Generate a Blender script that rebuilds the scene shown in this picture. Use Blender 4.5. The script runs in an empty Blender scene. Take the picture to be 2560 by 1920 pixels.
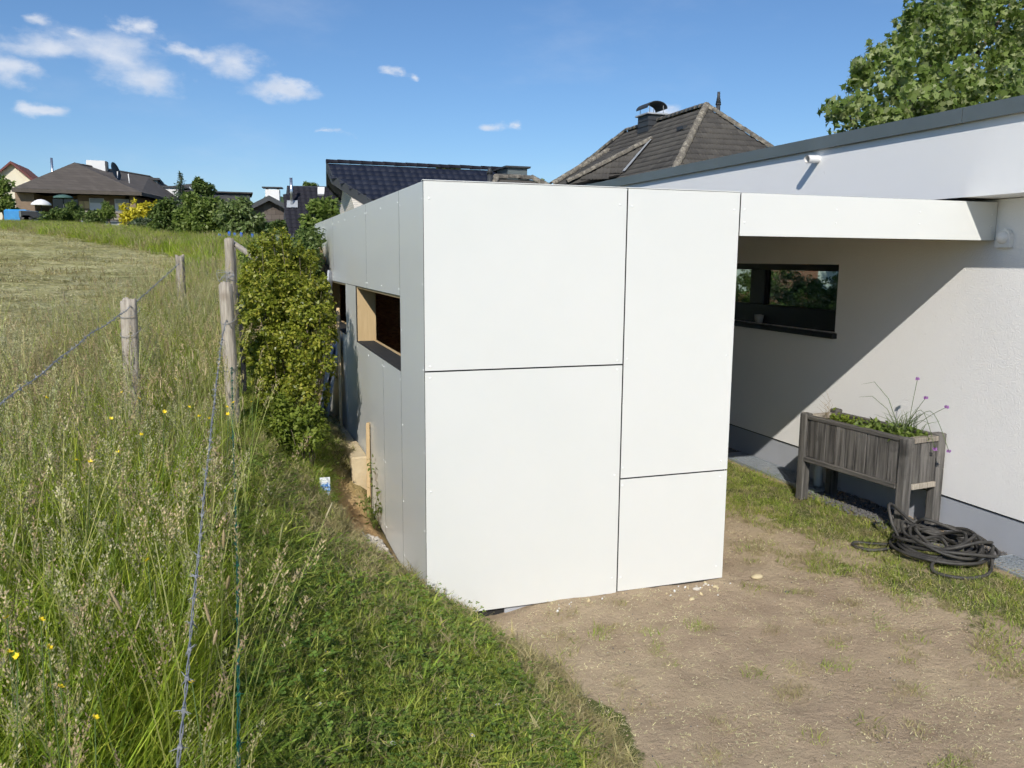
import bpy, math, random
import numpy as np
from mathutils import Vector, Matrix
from math import sin, cos, pi, radians, atan2, asin, sqrt
random.seed(7); rng = np.random.default_rng(7)
sc = bpy.context.scene
col = sc.collection

# ---------------------------------------------------------------- camera
F_PX, YAW, PITCH, ROLL = 2055.26, 0.326264, 0.150298, 0.007197   # focal length in photo pixels (2560 wide)
CAM = Vector((0, 0, 2.06))
_f = Vector((sin(YAW)*cos(PITCH), cos(YAW)*cos(PITCH), -sin(PITCH)))
_r = Vector((cos(YAW), -sin(YAW), 0)); _u = _r.cross(_f)
_r, _u = _r*cos(ROLL)+_u*sin(ROLL), _u*cos(ROLL)-_r*sin(ROLL)
cd = bpy.data.cameras.new('camera'); cam = bpy.data.objects.new('camera', cd); col.objects.link(cam)
cd.sensor_width = 36; cd.lens = 36*F_PX/2560; cd.clip_start = .05; cd.clip_end = 4000
m3 = Matrix((_r, _u, -_f)).transposed()
cam.matrix_world = Matrix.Translation(CAM) @ m3.to_4x4()
sc.camera = cam
cy = sc.cycles; cy.max_bounces = 6; cy.diffuse_bounces = 4; cy.glossy_bounces = 2; cy.transmission_bounces = 3; cy.transparent_max_bounces = 8
cy.use_adaptive_sampling = True; cy.adaptive_threshold = .03; cy.adaptive_min_samples = 12; cy.use_light_tree = False; cy.caustics_reflective = False; cy.caustics_refractive = False

# ---------------------------------------------------------------- light and exposure
SUN_DIR = Vector((.65, 1.234, -1.0)).normalized()               # direction the light travels
SUN_EL = asin(-SUN_DIR.z); SUN_AZ = atan2(-SUN_DIR.x, -SUN_DIR.y)  # azimuth of the sun from +Y towards +X
sd = bpy.data.lights.new('sun', 'SUN'); sd.energy = 3.05; sd.angle = radians(.53); sd.color = (1, .945, .86)
so = bpy.data.objects.new('sun', sd); col.objects.link(so)
so.rotation_euler = SUN_DIR.to_track_quat('-Z', 'Y').to_euler(); so.location = (-6, -12, 14)
sc.view_settings.view_transform = 'Standard'; sc.view_settings.look = 'None'
sc.view_settings.exposure = 0.6; sc.view_settings.gamma = 1.0
sc.view_settings.use_curve_mapping = False

K = 2560/2212                                                    # survey notes are in a 2212 px wide copy
def ray(px, py):
    d = _f*F_PX + _r*(px*K-1280) + _u*(960-py*K)
    return d.normalized()
def at(px, py, Y):  d = ray(px, py); return CAM + d*(Y/d.y)
def atx(px, py, X): d = ray(px, py); return CAM + d*(X/d.x)
def atz(px, py, Z): d = ray(px, py); return CAM + d*((Z-CAM.z)/d.z)
def onplane(px, py, P, n): d = ray(px, py); return CAM + d*((P-CAM).dot(n)/d.dot(n))

# ---------------------------------------------------------------- sky
w = bpy.data.worlds.new('World'); sc.world = w; w.use_nodes = True
w.cycles.sampling_method = 'MANUAL'; w.cycles.sample_map_resolution = 256
nt = w.node_tree; nt.nodes.clear(); N = nt.nodes.new; L = nt.links.new
def wmath(op, a, b=None, clamp=False):
    n = N('ShaderNodeMath'); n.operation = op; n.use_clamp = clamp
    for i, v in enumerate((a, b)):
        if v is None: continue
        if isinstance(v, (int, float)): n.inputs[i].default_value = v
        else: L(v, n.inputs[i])
    return n.outputs[0]
sky = N('ShaderNodeTexSky'); sky.sky_type = 'NISHITA'; sky.sun_disc = False
sky.sun_elevation = SUN_EL; sky.sun_rotation = SUN_AZ % (2*pi)
sky.altitude = 200; sky.air_density = 1.1; sky.dust_density = .3; sky.ozone_density = 8.5
hs = N('ShaderNodeHueSaturation'); hs.inputs['Saturation'].default_value = 1.0; L(sky.outputs[0], hs.inputs['Color'])
bg = N('ShaderNodeBackground'); L(hs.outputs[0], bg.inputs[0]); bg.inputs[1].default_value = .074
tc = N('ShaderNodeTexCoord'); sp = N('ShaderNodeSeparateXYZ'); L(tc.outputs['Generated'], sp.inputs[0])
az = wmath('ARCTAN2', sp.outputs[0], sp.outputs[1]); el = wmath('ARCSINE', sp.outputs[2])
cb = N('ShaderNodeCombineXYZ'); L(az, cb.inputs[0]); L(el, cb.inputs[1])
mp = N('ShaderNodeVectorMath'); mp.operation = 'MULTIPLY'; L(cb.outputs[0], mp.inputs[0]); mp.inputs[1].default_value = (1, 1.7, 1)
def wnoise(scale, det, rough, off=0):
    n = N('ShaderNodeTexNoise'); n.inputs['Scale'].default_value = scale; n.inputs['Detail'].default_value = det
    n.inputs['Roughness'].default_value = rough
    a = N('ShaderNodeVectorMath'); a.operation = 'ADD'; L(mp.outputs[0], a.inputs[0]); a.inputs[1].default_value = (off, off*.7, off*.3)
    L(a.outputs[0], n.inputs['Vector']); return n.outputs[0]
n1 = wnoise(11, 7, .56); n2 = wnoise(30, 5, .55, 3.1)
CLOUDS = [  # px, py, half width, half height, thinness
    (25, 155, 62, 26, 0), (120, 105, 120, 26, .05), (235, 118, 120, 46, .1), (300, 165, 110, 34, .25), (180, 82, 60, 18, .25),
    (385, 105, 45, 16, .15), (490, 140, 72, 26, .0), (430, 120, 50, 20, .2), (612, 197, 78, 17, .15), (640, 193, 32, 13, .1), (88, 238, 68, 14, .15), (70, 228, 40, 13, .1),
    (292, 62, 36, 17, .1), (95, 50, 50, 16, .35), (830, 150, 26, 10, .25), (885, 163, 24, 8, .45), (1065, 276, 32, 9, .2), (1112, 274, 18, 10, .2), (1432, 234, 45, 13, .25), (715, 281, 40, 8, .5)]
wv = N('ShaderNodeTexNoise'); wv.inputs['Scale'].default_value = 16; wv.inputs['Detail'].default_value = 6; wv.inputs['Roughness'].default_value = .6; L(mp.outputs[0], wv.inputs['Vector'])
wv1 = N('ShaderNodeVectorMath'); wv1.operation = 'SUBTRACT'; L(wv.outputs['Color'], wv1.inputs[0]); wv1.inputs[1].default_value = (.5, .5, .5)
wv2 = N('ShaderNodeVectorMath'); wv2.operation = 'MULTIPLY_ADD'; L(wv1.outputs[0], wv2.inputs[0]); wv2.inputs[1].default_value = (.10, .035, 0); L(cb.outputs[0], wv2.inputs[2])
dmin = None
for (px, py, hw, hh, thin) in CLOUDS:
    d = ray(px, py); a0 = atan2(d.x, d.y); e0 = asin(d.z)
    d2 = ray(px+hw, py); d3 = ray(px, py-hh)
    ra = abs(atan2(d2.x, d2.y)-a0); re = abs(asin(d3.z)-e0)
    s = N('ShaderNodeVectorMath'); s.operation = 'SUBTRACT'; L(wv2.outputs[0], s.inputs[0]); s.inputs[1].default_value = (a0, e0, 0)
    m = N('ShaderNodeVectorMath'); m.operation = 'MULTIPLY'; L(s.outputs[0], m.inputs[0]); m.inputs[1].default_value = (1/ra, 1/re, 0)
    ln = N('ShaderNodeVectorMath'); ln.operation = 'LENGTH'; L(m.outputs[0], ln.inputs[0])
    v = wmath('ADD', ln.outputs['Value'], thin)
    dmin = v if dmin is None else wmath('SMOOTH_MIN', dmin, v)
    if dmin is not v: dmin.node.inputs[2].default_value = .35
q = wmath('ADD', dmin, wmath('ADD', wmath('MULTIPLY', wmath('SUBTRACT', n1, .5), 2.6), wmath('MULTIPLY', wmath('SUBTRACT', n2, .5), 1.1)))
mr = N('ShaderNodeMapRange'); mr.interpolation_type = 'SMOOTHSTEP'; L(q, mr.inputs[0])
mr.inputs[1].default_value = 1.5; mr.inputs[2].default_value = .05; mr.inputs[3].default_value = 0; mr.inputs[4].default_value = .80
# thin high cirrus drifting over the whole sky
mp2 = N('ShaderNodeMapping'); L(cb.outputs[0], mp2.inputs[0]); mp2.inputs['Rotation'].default_value = (0, 0, 1.0); mp2.inputs['Scale'].default_value = (2.2, 6, 1)
nc = N('ShaderNodeTexNoise'); L(mp2.outputs[0], nc.inputs['Vector']); nc.inputs['Scale'].default_value = 1.7; nc.inputs['Detail'].default_value = 8; nc.inputs['Roughness'].default_value = .58
mr2 = N('ShaderNodeMapRange'); mr2.interpolation_type = 'SMOOTHSTEP'; L(nc.outputs[0], mr2.inputs[0]); mr2.inputs[1].default_value = .5; mr2.inputs[2].default_value = .85; mr2.inputs[4].default_value = .2
fac = wmath('MAXIMUM', mr.outputs[0], mr2.outputs[0])
bc = N('ShaderNodeBackground'); bc.inputs[1].default_value = 1
cr = N('ShaderNodeMix'); cr.data_type = 'RGBA'; L(n2, cr.inputs[0]); cr.inputs[6].default_value = (.38, .43, .52, 1); cr.inputs[7].default_value = (.66, .665, .68, 1); L(cr.outputs[2], bc.inputs[0])
mx = N('ShaderNodeMixShader'); L(fac, mx.inputs[0]); L(bg.outputs[0], mx.inputs[1]); L(bc.outputs[0], mx.inputs[2])
wo = N('ShaderNodeOutputWorld'); L(mx.outputs[0], wo.inputs[0])

# ---------------------------------------------------------------- helpers
def tag(o, label=None, cat=None, group=None, kind=None):
    if label: o['label'] = label
    if cat: o['category'] = cat
    if group: o['group'] = group
    if kind: o['kind'] = kind
    return o
def empty(name, loc=(0, 0, 0), rz=0, **k):
    o = bpy.data.objects.new(name, None); col.objects.link(o); o.location = loc; o.rotation_euler = (0, 0, rz)
    o.empty_display_size = .2
    return tag(o, **k)
def link(name, me, mat=None, parent=None, loc=None, **k):
    if mat is not None and len(me.materials) == 0:
        for m in (mat if isinstance(mat, (list, tuple)) else [mat]): me.materials.append(m)
    o = bpy.data.objects.new(name, me); col.objects.link(o)
    if parent: o.parent = parent
    if loc is not None: o.location = loc
    return tag(o, **k)
def copy_tree(o, parent=None):
    c = o.copy(); col.objects.link(c); c.parent = parent
    for ch in o.children: copy_tree(ch, c)
    return c
def np_mesh(name, V, F, smooth=False):
    V = np.asarray(V, dtype=np.float32).reshape(-1, 3); F = np.asarray(F, dtype=np.int32)
    n, k = F.shape; me = bpy.data.meshes.new(name)
    me.vertices.add(len(V)); me.vertices.foreach_set('co', V.ravel())
    me.loops.add(n*k); me.loops.foreach_set('vertex_index', F.ravel())
    me.polygons.add(n); me.polygons.foreach_set('loop_start', np.arange(n, dtype=np.int32)*k)
    if smooth: me.polygons.foreach_set('use_smooth', np.ones(n, dtype=bool))
    me.update(); me.validate(); return me
class MB:
    """collects shapes, builds ONE mesh object"""
    def __init__(s): s.v = []; s.f = []; s.sm = []
    def add(s, vs, fs, sm=False):
        b = len(s.v); s.v += [tuple(v) for v in vs]; s.f += [tuple(b+i for i in f) for f in fs]; s.sm += [sm]*len(fs); return s
    def box(s, a, b, M=None):
        (x0, y0, z0), (x1, y1, z1) = a, b
        vs = [Vector(p) for p in ((x0,y0,z0),(x1,y0,z0),(x1,y1,z0),(x0,y1,z0),(x0,y0,z1),(x1,y0,z1),(x1,y1,z1),(x0,y1,z1))]
        if M: vs = [M @ p for p in vs]
        return s.add(vs, [(0,3,2,1),(4,5,6,7),(0,1,5,4),(1,2,6,5),(2,3,7,6),(3,0,4,7)])
    def bbox(s, a, b, c=.004, M=None):
        """box with chamfered edges"""
        (x0, y0, z0), (x1, y1, z1) = a, b; vs = []
        P = ((x0, x1), (y0, y1), (z0, z1))
        idx = {}
        for i in (0, 1):
            for j in (0, 1):
                for k in (0, 1):
                    for ax in range(3):
                        p = [P[0][i], P[1][j], P[2][k]]
                        for o in range(3):
                            if o != ax: p[o] += c if (i, j, k)[o] == 0 else -c
                        idx[(i, j, k, ax)] = len(vs); vs.append(Vector(p))
        if M: vs = [M @ p for p in vs]
        fs = []; cyc = ((0, 0), (1, 0), (1, 1), (0, 1))
        for ax in range(3):
            o1, o2 = [(1, 2), (2, 0), (0, 1)][ax]
            for side in (0, 1):
                q = []
                for (a1, a2) in cyc:
                    t = [0, 0, 0]; t[ax] = side; t[o1] = a1; t[o2] = a2; q.append(idx[(*t, ax)])
                fs.append(tuple(q) if side else tuple(q[::-1]))
        for ax in range(3):
            o1, o2 = [(1, 2), (2, 0), (0, 1)][ax]
            for a1 in (0, 1):
                for a2 in (0, 1):
                    t0 = [0, 0, 0]; t0[o1] = a1; t0[o2] = a2; t1 = list(t0); t1[ax] = 1
                    q = (idx[(*t0, o1)], idx[(*t1, o1)], idx[(*t1, o2)], idx[(*t0, o2)])
                    fs.append(q if (a1 == a2) == False else q[::-1])
        for i in (0, 1):
            for j in (0, 1):
                for k in (0, 1):
                    q = tuple(idx[(i, j, k, a)] for a in range(3)); fs.append(q if (i+j+k) % 2 else q[::-1])
        return s.add(vs, fs)
    def tube(s, pts, r, n=8, cap=True, sm=True):
        pts = [Vector(p) for p in pts]; rs = r if isinstance(r, (list, tuple)) else [r]*len(pts)
        vs = []; up = None
        for i, p in enumerate(pts):
            t = (pts[min(i+1, len(pts)-1)]-pts[max(i-1, 0)]).normalized()
            if up is None: up = Vector((1, 0, 0)) if abs(t.x) < .9 else Vector((0, 1, 0))
            a = (up-t*up.dot(t)).normalized(); up = a; b = t.cross(a)
            for k in range(n):
                g = 2*pi*k/n; vs.append(p+(a*cos(g)+b*sin(g))*rs[i])
        fs = [(i*n+k, i*n+(k+1) % n, (i+1)*n+(k+1) % n, (i+1)*n+k) for i in range(len(pts)-1) for k in range(n)]
        s.add(vs, fs, sm)
        if cap:
            b = len(s.v)-len(vs)
            s.f.append(tuple(b+k for k in range(n))[::-1]); s.f.append(tuple(b+(len(pts)-1)*n+k for k in range(n))); s.sm += [False]*2
        return s
    def lathe(s, prof, n=20, c=(0, 0, 0), M=None):
        vs = []
        for (r, z) in prof:
            for k in range(n):
                g = 2*pi*k/n; p = Vector((c[0]+r*cos(g), c[1]+r*sin(g), c[2]+z)); vs.append(M @ p if M else p)
        fs = [(i*n+k, i*n+(k+1) % n, (i+1)*n+(k+1) % n, (i+1)*n+k) for i in range(len(prof)-1) for k in range(n)]
        return s.add(vs, fs, True)
    def prism(s, poly, d):
        """polygon (list of points) extruded by vector d"""
        n = len(poly); P = [Vector(p) for p in poly]; d = Vector(d)
        return s.add(P+[p+d for p in P], [tuple(range(n))[::-1], tuple(range(n, 2*n))]+[(i, (i+1) % n, n+(i+1) % n, n+i) for i in range(n)])
    def poly(s, pts): return s.add(pts, [tuple(range(len(pts)))])
    def mesh(s, name):
        me = bpy.data.meshes.new(name); me.from_pydata(s.v, [], s.f); me.polygons.foreach_set('use_smooth', s.sm); me.update()
        return me
    def build(s, name, mat, parent=None, loc=None, **k): return link(name, s.mesh(name), mat, parent, loc, **k)

# ---------------------------------------------------------------- materials
def mat_base(name):
    m = bpy.data.materials.new(name); m.use_nodes = True; t = m.node_tree
    return m, t, t.nodes['Principled BSDF'], t.nodes['Material Output']
def nmix(t, f, a, b):
    n = t.nodes.new('ShaderNodeMix'); n.data_type = 'RGBA'
    if isinstance(f, (int, float)): n.inputs[0].default_value = f
    else: t.links.new(f, n.inputs[0])
    for i, v in ((6, a), (7, b)):
        if isinstance(v, (tuple, list)): n.inputs[i].default_value = (*v[:3], 1)
        else: t.links.new(v, n.inputs[i])
    return n.outputs[2]
def nnoise(t, scale, det=4, rough=.55, vec=None, coord='Object', stretch=None):
    n = t.nodes.new('ShaderNodeTexNoise'); n.inputs['Scale'].default_value = scale; n.inputs['Detail'].default_value = det; n.inputs['Roughness'].default_value = rough
    if vec is None:
        c = t.nodes.new('ShaderNodeTexCoord'); vec = c.outputs[coord]
    if stretch:
        mp = t.nodes.new('ShaderNodeMapping'); mp.inputs['Scale'].default_value = stretch; t.links.new(vec, mp.inputs[0]); vec = mp.outputs[0]
    t.links.new(vec, n.inputs['Vector']); return n.outputs[0]
def nramp(t, f, stops):
    n = t.nodes.new('ShaderNodeValToRGB'); e = n.color_ramp.elements
    while len(e) < len(stops): e.new(.5)
    for i, (p, c) in enumerate(stops):
        e[i].position = p; e[i].color = (*(c if isinstance(c, (tuple, list)) else (c, c, c))[:3], 1)
    t.links.new(f, n.inputs[0]); return n.outputs[0]
def nmath(t, op, a, b=0, clamp=False):
    n = t.nodes.new('ShaderNodeMath'); n.operation = op; n.use_clamp = clamp
    for i, v in enumerate((a, b)):
        if isinstance(v, (int, float)): n.inputs[i].default_value = v
        else: t.links.new(v, n.inputs[i])
    return n.outputs[0]
def nbump(t, b, h, strength, dist=.01):
    n = t.nodes.new('ShaderNodeBump'); n.inputs['Strength'].default_value = strength; n.inputs['Distance'].default_value = dist
    t.links.new(h, n.inputs['Height']); t.links.new(n.outputs[0], b.inputs['Normal'])
def simple(name, c1, c2=None, scale=6, rough=.6, bump=0, bscale=60, stretch=None, metal=0, spec=.5, bdist=.005, det=5):
    m, t, b, o = mat_base(name)
    b.inputs['Roughness'].default_value = rough; b.inputs['Metallic'].default_value = metal; b.inputs['Specular IOR Level'].default_value = spec
    f = nnoise(t, scale, det, .6, stretch=stretch)
    c2 = c2 or tuple(min(1, x*.86) for x in c1)
    t.links.new(nramp(t, f, [(.3, c1), (.7, c2)]), b.inputs['Base Color'])
    if bump: nbump(t, b, nnoise(t, bscale, 4, .6, stretch=stretch), bump, bdist)
    return m
def leafmat(name, cols, trans=.35, rough=.5, spec=.35, inst=False):
    """foliage: colour differs from leaf to leaf, some light passes through"""
    m, t, b, o = mat_base(name)
    g = t.nodes.new('ShaderNodeNewGeometry'); f = g.outputs['Random Per Island']
    if inst:
        oi = t.nodes.new('ShaderNodeObjectInfo'); f = nmath(t, 'FRACT', nmath(t, 'ADD', f, nmath(t, 'MULTIPLY', oi.outputs['Random'], 0.0)))
    stops = [(i/(max(1, len(cols)-1)), c) for i, c in enumerate(cols)]
    c = nramp(t, f, stops)
    if inst:
        hsv = t.nodes.new('ShaderNodeHueSaturation'); t.links.new(c, hsv.inputs['Color'])
        mr = t.nodes.new('ShaderNodeMapRange'); t.links.new(oi.outputs['Random'], mr.inputs[0]); mr.inputs[3].default_value = .72; mr.inputs[4].default_value = 1.25
        t.links.new(mr.outputs[0], hsv.inputs['Value'])
        mr3 = t.nodes.new('ShaderNodeMapRange'); t.links.new(nmath(t, 'FRACT', nmath(t, 'MULTIPLY', oi.outputs['Random'], 7.3)), mr3.inputs[0]); mr3.inputs[3].default_value = .482; mr3.inputs[4].default_value = .512
        t.links.new(mr3.outputs[0], hsv.inputs['Hue']); c = hsv.outputs[0]
    t.links.new(c, b.inputs['Base Color']); b.inputs['Roughness'].default_value = rough; b.inputs['Specular IOR Level'].default_value = spec
    tr = t.nodes.new('ShaderNodeBsdfTranslucent'); t.links.new(c, tr.inputs[0])
    mx = t.nodes.new('ShaderNodeMixShader'); mx.inputs[0].default_value = trans
    t.links.new(b.outputs[0], mx.inputs[1]); t.links.new(tr.outputs[0], mx.inputs[2]); t.links.new(mx.outputs[0], o.inputs[0])
    return m
M = {}
# cladding: white coated boards with faint smears
m, t, b, o = mat_base('white_cladding'); M['clad'] = m
f1 = nnoise(t, 1.3, 5, .6); f2 = nnoise(t, 5, 6, .7, stretch=(1, 1, .25))
c = nmix(t, nramp(t, f1, [(.35, 0.0), (.75, 1.0)]), (.69, .70, .675), (.665, .68, .655))
c = nmix(t, nramp(t, f2, [(.62, 0.0), (.80, .35)]), c, (.70, .70, .66))
t.links.new(c, b.inputs['Base Color']); b.inputs['Roughness'].default_value = .32; b.inputs['Specular IOR Level'].default_value = .55
nbump(t, b, nnoise(t, 260, 2, .5), .04, .001)
M['rivet'] = simple('white_rivet_head', (.85, .86, .85), (.8, .81, .8), rough=.3)
# stucco
m, t, b, o = mat_base('white_stucco'); M['stucco'] = m
c = nmix(t, nramp(t, nnoise(t, .9, 5, .6), [(.3, 0.0), (.8, 1.0)]), (.89, .88, .865), (.855, .845, .825))
t.links.new(c, b.inputs['Base Color']); b.inputs['Roughness'].default_value = .95; b.inputs['Specular IOR Level'].default_value = .15
v = t.nodes.new('ShaderNodeTexVoronoi'); v.inputs['Scale'].default_value = 85; tcn = t.nodes.new('ShaderNodeTexCoord'); t.links.new(tcn.outputs['Object'], v.inputs['Vector'])
h = nmath(t, 'ADD', nmath(t, 'MULTIPLY', v.outputs['Distance'], -.7), nnoise(t, 90, 4, .6)); nbump(t, b, h, .42, .004)
m, t, b, o = mat_base('smooth_white_render'); M['render'] = m
c = nmix(t, nramp(t, nnoise(t, 1.2, 5, .6), [(.3, 0.0), (.8, 1.0)]), (.88, .88, .875), (.855, .855, .85))
c = nmix(t, nramp(t, nnoise(t, 22, 3, .5), [(.76, 0.0), (.80, .5)]), c, (.45, .44, .42))
t.links.new(c, b.inputs['Base Color']); b.inputs['Roughness'].default_value = .8; nbump(t, b, nnoise(t, 120, 3, .5), .12, .002)
M['plinth'] = simple('grey_plinth_paint', (.43, .45, .49), (.38, .40, .44), 2, .85, .15, 90)
M['coping'] = simple('grey_sheet_metal', (.14, .165, .165), (.18, .205, .205), 1.5, .42, metal=.35, bump=.05, bscale=8)
M['black_frame'] = simple('anthracite_window_frame', (.012, .013, .016), (.02, .021, .024), 3, .4)
M['dark_gap'] = simple('black_membrane', (.015, .015, .016), (.03, .03, .03), 9, .8, .3, 40)
m, t, b, o = mat_base('window_glass'); M['glass'] = m
t.nodes.remove(b); tr = t.nodes.new('ShaderNodeBsdfTransparent'); tr.inputs[0].default_value = (.80, .85, .82, 1); gl = t.nodes.new('ShaderNodeBsdfGlossy'); gl.inputs['Roughness'].default_value = .01; gl.inputs['Color'].default_value = (.9, .92, .95, 1)
lw = t.nodes.new('ShaderNodeLayerWeight'); lw.inputs[0].default_value = .5; ff = nmath(t, 'ADD', nmath(t, 'MULTIPLY', nmath(t, 'POWER', lw.outputs['Facing'], 5), .7), .03)
mx = t.nodes.new('ShaderNodeMixShader'); t.links.new(ff, mx.inputs[0]); t.links.new(tr.outputs[0], mx.inputs[1]); t.links.new(gl.outputs[0], mx.inputs[2]); t.links.new(mx.outputs[0], o.inputs[0])
m, t, b, o = mat_base('dark_house_glass'); M['dglass'] = m
b.inputs['Base Color'].default_value = (.02, .024, .03, 1); b.inputs['Roughness'].default_value = .06
M['room'] = simple('interior_plaster', (.35, .34, .33), (.32, .31, .30), 2, .9)
M['osb'] = None
m, t, b, o = mat_base('osb_board'); M['osb'] = m
v = t.nodes.new('ShaderNodeTexVoronoi'); v.inputs['Scale'].default_value = 28; tcn = t.nodes.new('ShaderNodeTexCoord'); mpn = t.nodes.new('ShaderNodeMapping'); mpn.inputs['Scale'].default_value = (1, 1, 2.6); t.links.new(tcn.outputs['Object'], mpn.inputs[0]); t.links.new(mpn.outputs[0], v.inputs['Vector'])
t.links.new(nramp(t, v.outputs['Color'], [(.1, (.40, .20, .09)), (.9, (.62, .37, .19))]), b.inputs['Base Color']); b.inputs['Roughness'].default_value = .7
def wood(name, c1, c2, ax=2, sc_=3.0, rough=.75, bump=.35, dark=None):
    m, t, b, o = mat_base(name)
    st = [14, 14, 14]; st[ax] = .9
    oi = t.nodes.new('ShaderNodeObjectInfo'); tcn = t.nodes.new('ShaderNodeTexCoord'); ad = t.nodes.new('ShaderNodeVectorMath'); ad.operation = 'ADD'; t.links.new(tcn.outputs['Object'], ad.inputs[0])
    sc2 = t.nodes.new('ShaderNodeVectorMath'); sc2.operation = 'SCALE'; sc2.inputs['Scale'].default_value = 9.0
    cbn = t.nodes.new('ShaderNodeCombineXYZ'); [t.links.new(oi.outputs['Random'], cbn.inputs[i]) for i in range(3)]; t.links.new(cbn.outputs[0], sc2.inputs[0]); t.links.new(sc2.outputs[0], ad.inputs[1])
    f = nnoise(t, sc_, 8, .65, vec=ad.outputs[0], stretch=tuple(st))
    c = nramp(t, f, [(.28, c1), (.72, c2)])
    kn = nnoise(t, 5, 3, .5, vec=ad.outputs[0])
    c = nmix(t, nramp(t, kn, [(.62, 0.0), (.74, .55)]), c, dark or tuple(x*.45 for x in c1))
    hsv = t.nodes.new('ShaderNodeHueSaturation'); t.links.new(c, hsv.inputs['Color']); mrn = t.nodes.new('ShaderNodeMapRange'); t.links.new(oi.outputs['Random'], mrn.inputs[0]); mrn.inputs[3].default_value = .72; mrn.inputs[4].default_value = 1.2; t.links.new(mrn.outputs[0], hsv.inputs['Value'])
    t.links.new(hsv.outputs[0], b.inputs['Base Color']); b.inputs['Roughness'].default_value = rough; b.inputs['Specular IOR Level'].default_value = .25
    nbump(t, b, f, bump, .006); return m
M['pine'] = wood('fresh_pine', (.50, .36, .19), (.62, .47, .27), dark=(.33, .19, .09))
M['grey_wood'] = wood('weathered_grey_wood', (.022, .021, .020), (.20, .188, .172), bump=1.0, sc_=2.2)
M['grey_wood_x'] = wood('weathered_grey_rail', (.03, .028, .026), (.20, .188, .17), ax=1, bump=.8)
M['post_wood'] = wood('weathered_fence_wood', (.17, .145, .115), (.46, .415, .345), bump=.9, sc_=5.5, dark=(.15, .11, .075))
M['steel'] = simple('galvanised_wire', (.34, .35, .36), (.20, .21, .22), 40, .55, metal=.25)
M['chrome'] = simple('stainless_flue', (.62, .64, .66), (.55, .57, .6), 3, .25, metal=.9)
M['grate'] = simple('galvanised_grate', (.42, .46, .50), (.34, .38, .42), 20, .45, metal=.55)
M['green_wire'] = simple('green_plastic_wire', (.005, .11, .075), (.004, .08, .055), 30, .4)
M['rubber'] = simple('black_hose_rubber', (.012, .012, .012), (.075, .07, .062), 7, .6, .25, 220)
M['blocks'] = simple('limestone_block', (.60, .50, .33), (.42, .33, .20), 5, .9, .6, 30, bdist=.01)
M['white_plastic'] = simple('white_plastic', (.78, .78, .77), (.75, .75, .74), 3, .4)
M['clear_plastic'] = simple('translucent_plastic', (.5, .55, .6), (.4, .45, .5), 3, .2)
M['cup'] = simple('grey_ceramic', (.30, .31, .31), (.36, .37, .36), 3, .5)
M['soil'] = simple('dark_potting_soil', (.045, .032, .022), (.09, .065, .045), 30, .95, .8, 60, bdist=.02)
M['pebble'] = simple('grey_gravel', (.07, .07, .075), (.16, .155, .15), 3, .9)
M['lgravel'] = simple('light_rubble', (.42, .38, .32), (.62, .58, .52), 3, .9)
M['ochre'] = simple('ochre_stone', (.5, .40, .22), (.58, .50, .33), 3, .9)

# ---------------------------------------------------------------- terrain
def ipl(v, xs, ys): return np.interp(v, xs, ys)
def zf(y):   return ipl(y, [-30, -2, 0, 2, 4, 6.2, 11, 22, 34, 56, 75, 140, 400, 1500], [.3, .42, .47, .55, .68, .86, 1.2, 1.90, 2.62, 3.72, 4.3, 5.0, 6, 8])
def xe(y):   return ipl(y, [-30, 0, 2.0, 2.76, 3.3, 3.8, 4.4, 4.9, 5.3, 12], [1.8, 1.6, 1.48, 1.44, 1.43, 1.36, 1.16, 1.0, .95, .95])
def zright(x, y):
    a = .015 + .05*np.clip((x-3.2)/1.6, 0, 1) - .045*np.clip((1.8-x)/.4, 0, 1)*np.clip((y-3.2)/.9, 0, 1)
    far = ipl(y, [0, 10.5, 14, 22, 34, 60, 140, 400, 1500], [0, .05, .7, 1.3, 1.7, 3.0, 4.2, 6, 8])
    low = np.clip((y-45)/60, 0, 1)
    return np.where(y > 10.5, np.maximum(far*np.maximum(np.clip((9-x)/7, 0, 1), low), a), a)
def hgt(x, y, detail=True):
    x = np.asarray(x, float); y = np.asarray(y, float)
    zl = zf(y) + .12*np.clip(-(x+2)/6, 0, 1)*np.clip((y-12)/16, 0, 1)*np.clip((70-y)/30, 0, 1)
    e = xe(y); t = np.clip((x-.05)/(e-.05), 0, 1); s = 1-t**ipl(y, [3, 4.3], [1.35, 1.08])
    zr = zright(x, y)
    bottom = np.where(y > 6.3, np.minimum(.40, .02+.9*np.clip(y-6.2, 0, 1)), .015)
    near = bottom + (zl-bottom)*s
    near = near - .15*np.clip(1.15-((x-.76)/.22)**2-((y-5.72)/.75)**2, 0, 1)*np.clip(near/.3, 0, 1)
    near = np.where(x > e, zr, near)
    # behind the shed the slope softens
    t2 = np.clip((x-.3)/8, 0, 1); far = zl*(1-t2)+zr*t2
    k = np.clip((y-10.2)/1.6, 0, 1); z = near*(1-k)+far*k
    z = np.where(x <= .05, zl, z)
    if detail:
        nz = .5*np.sin(x*2.3+y*1.1)+.3*np.sin(x*5.1-y*3.7+1)+.25*np.sin(x*9.7+y*7.9)
        z = z + nz*np.where((x > e) & (y < 10.5), .006, .018)*np.clip((14-y)/4, 0, 1)*np.clip((x+6)/3, 0, 1)
    return z
def H1(x, y): return float(hgt(x, y))
def axis(fine0, fine1, step, lo, hi, g):
    a = list(np.arange(fine0, fine1, step)); s = step; v = fine1
    while v < hi: a.append(v); s *= g; v += s
    a.append(hi); s = step; v = fine0-step; bb = []
    while v > lo: bb.append(v); s *= g; v -= s
    bb.append(lo); return np.array(bb[::-1]+a)
gx = axis(-3, 5.2, .05, -1500, 1500, 1.16); gy = axis(.8, 11, .05, -60, 2600, 1.12)
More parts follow.
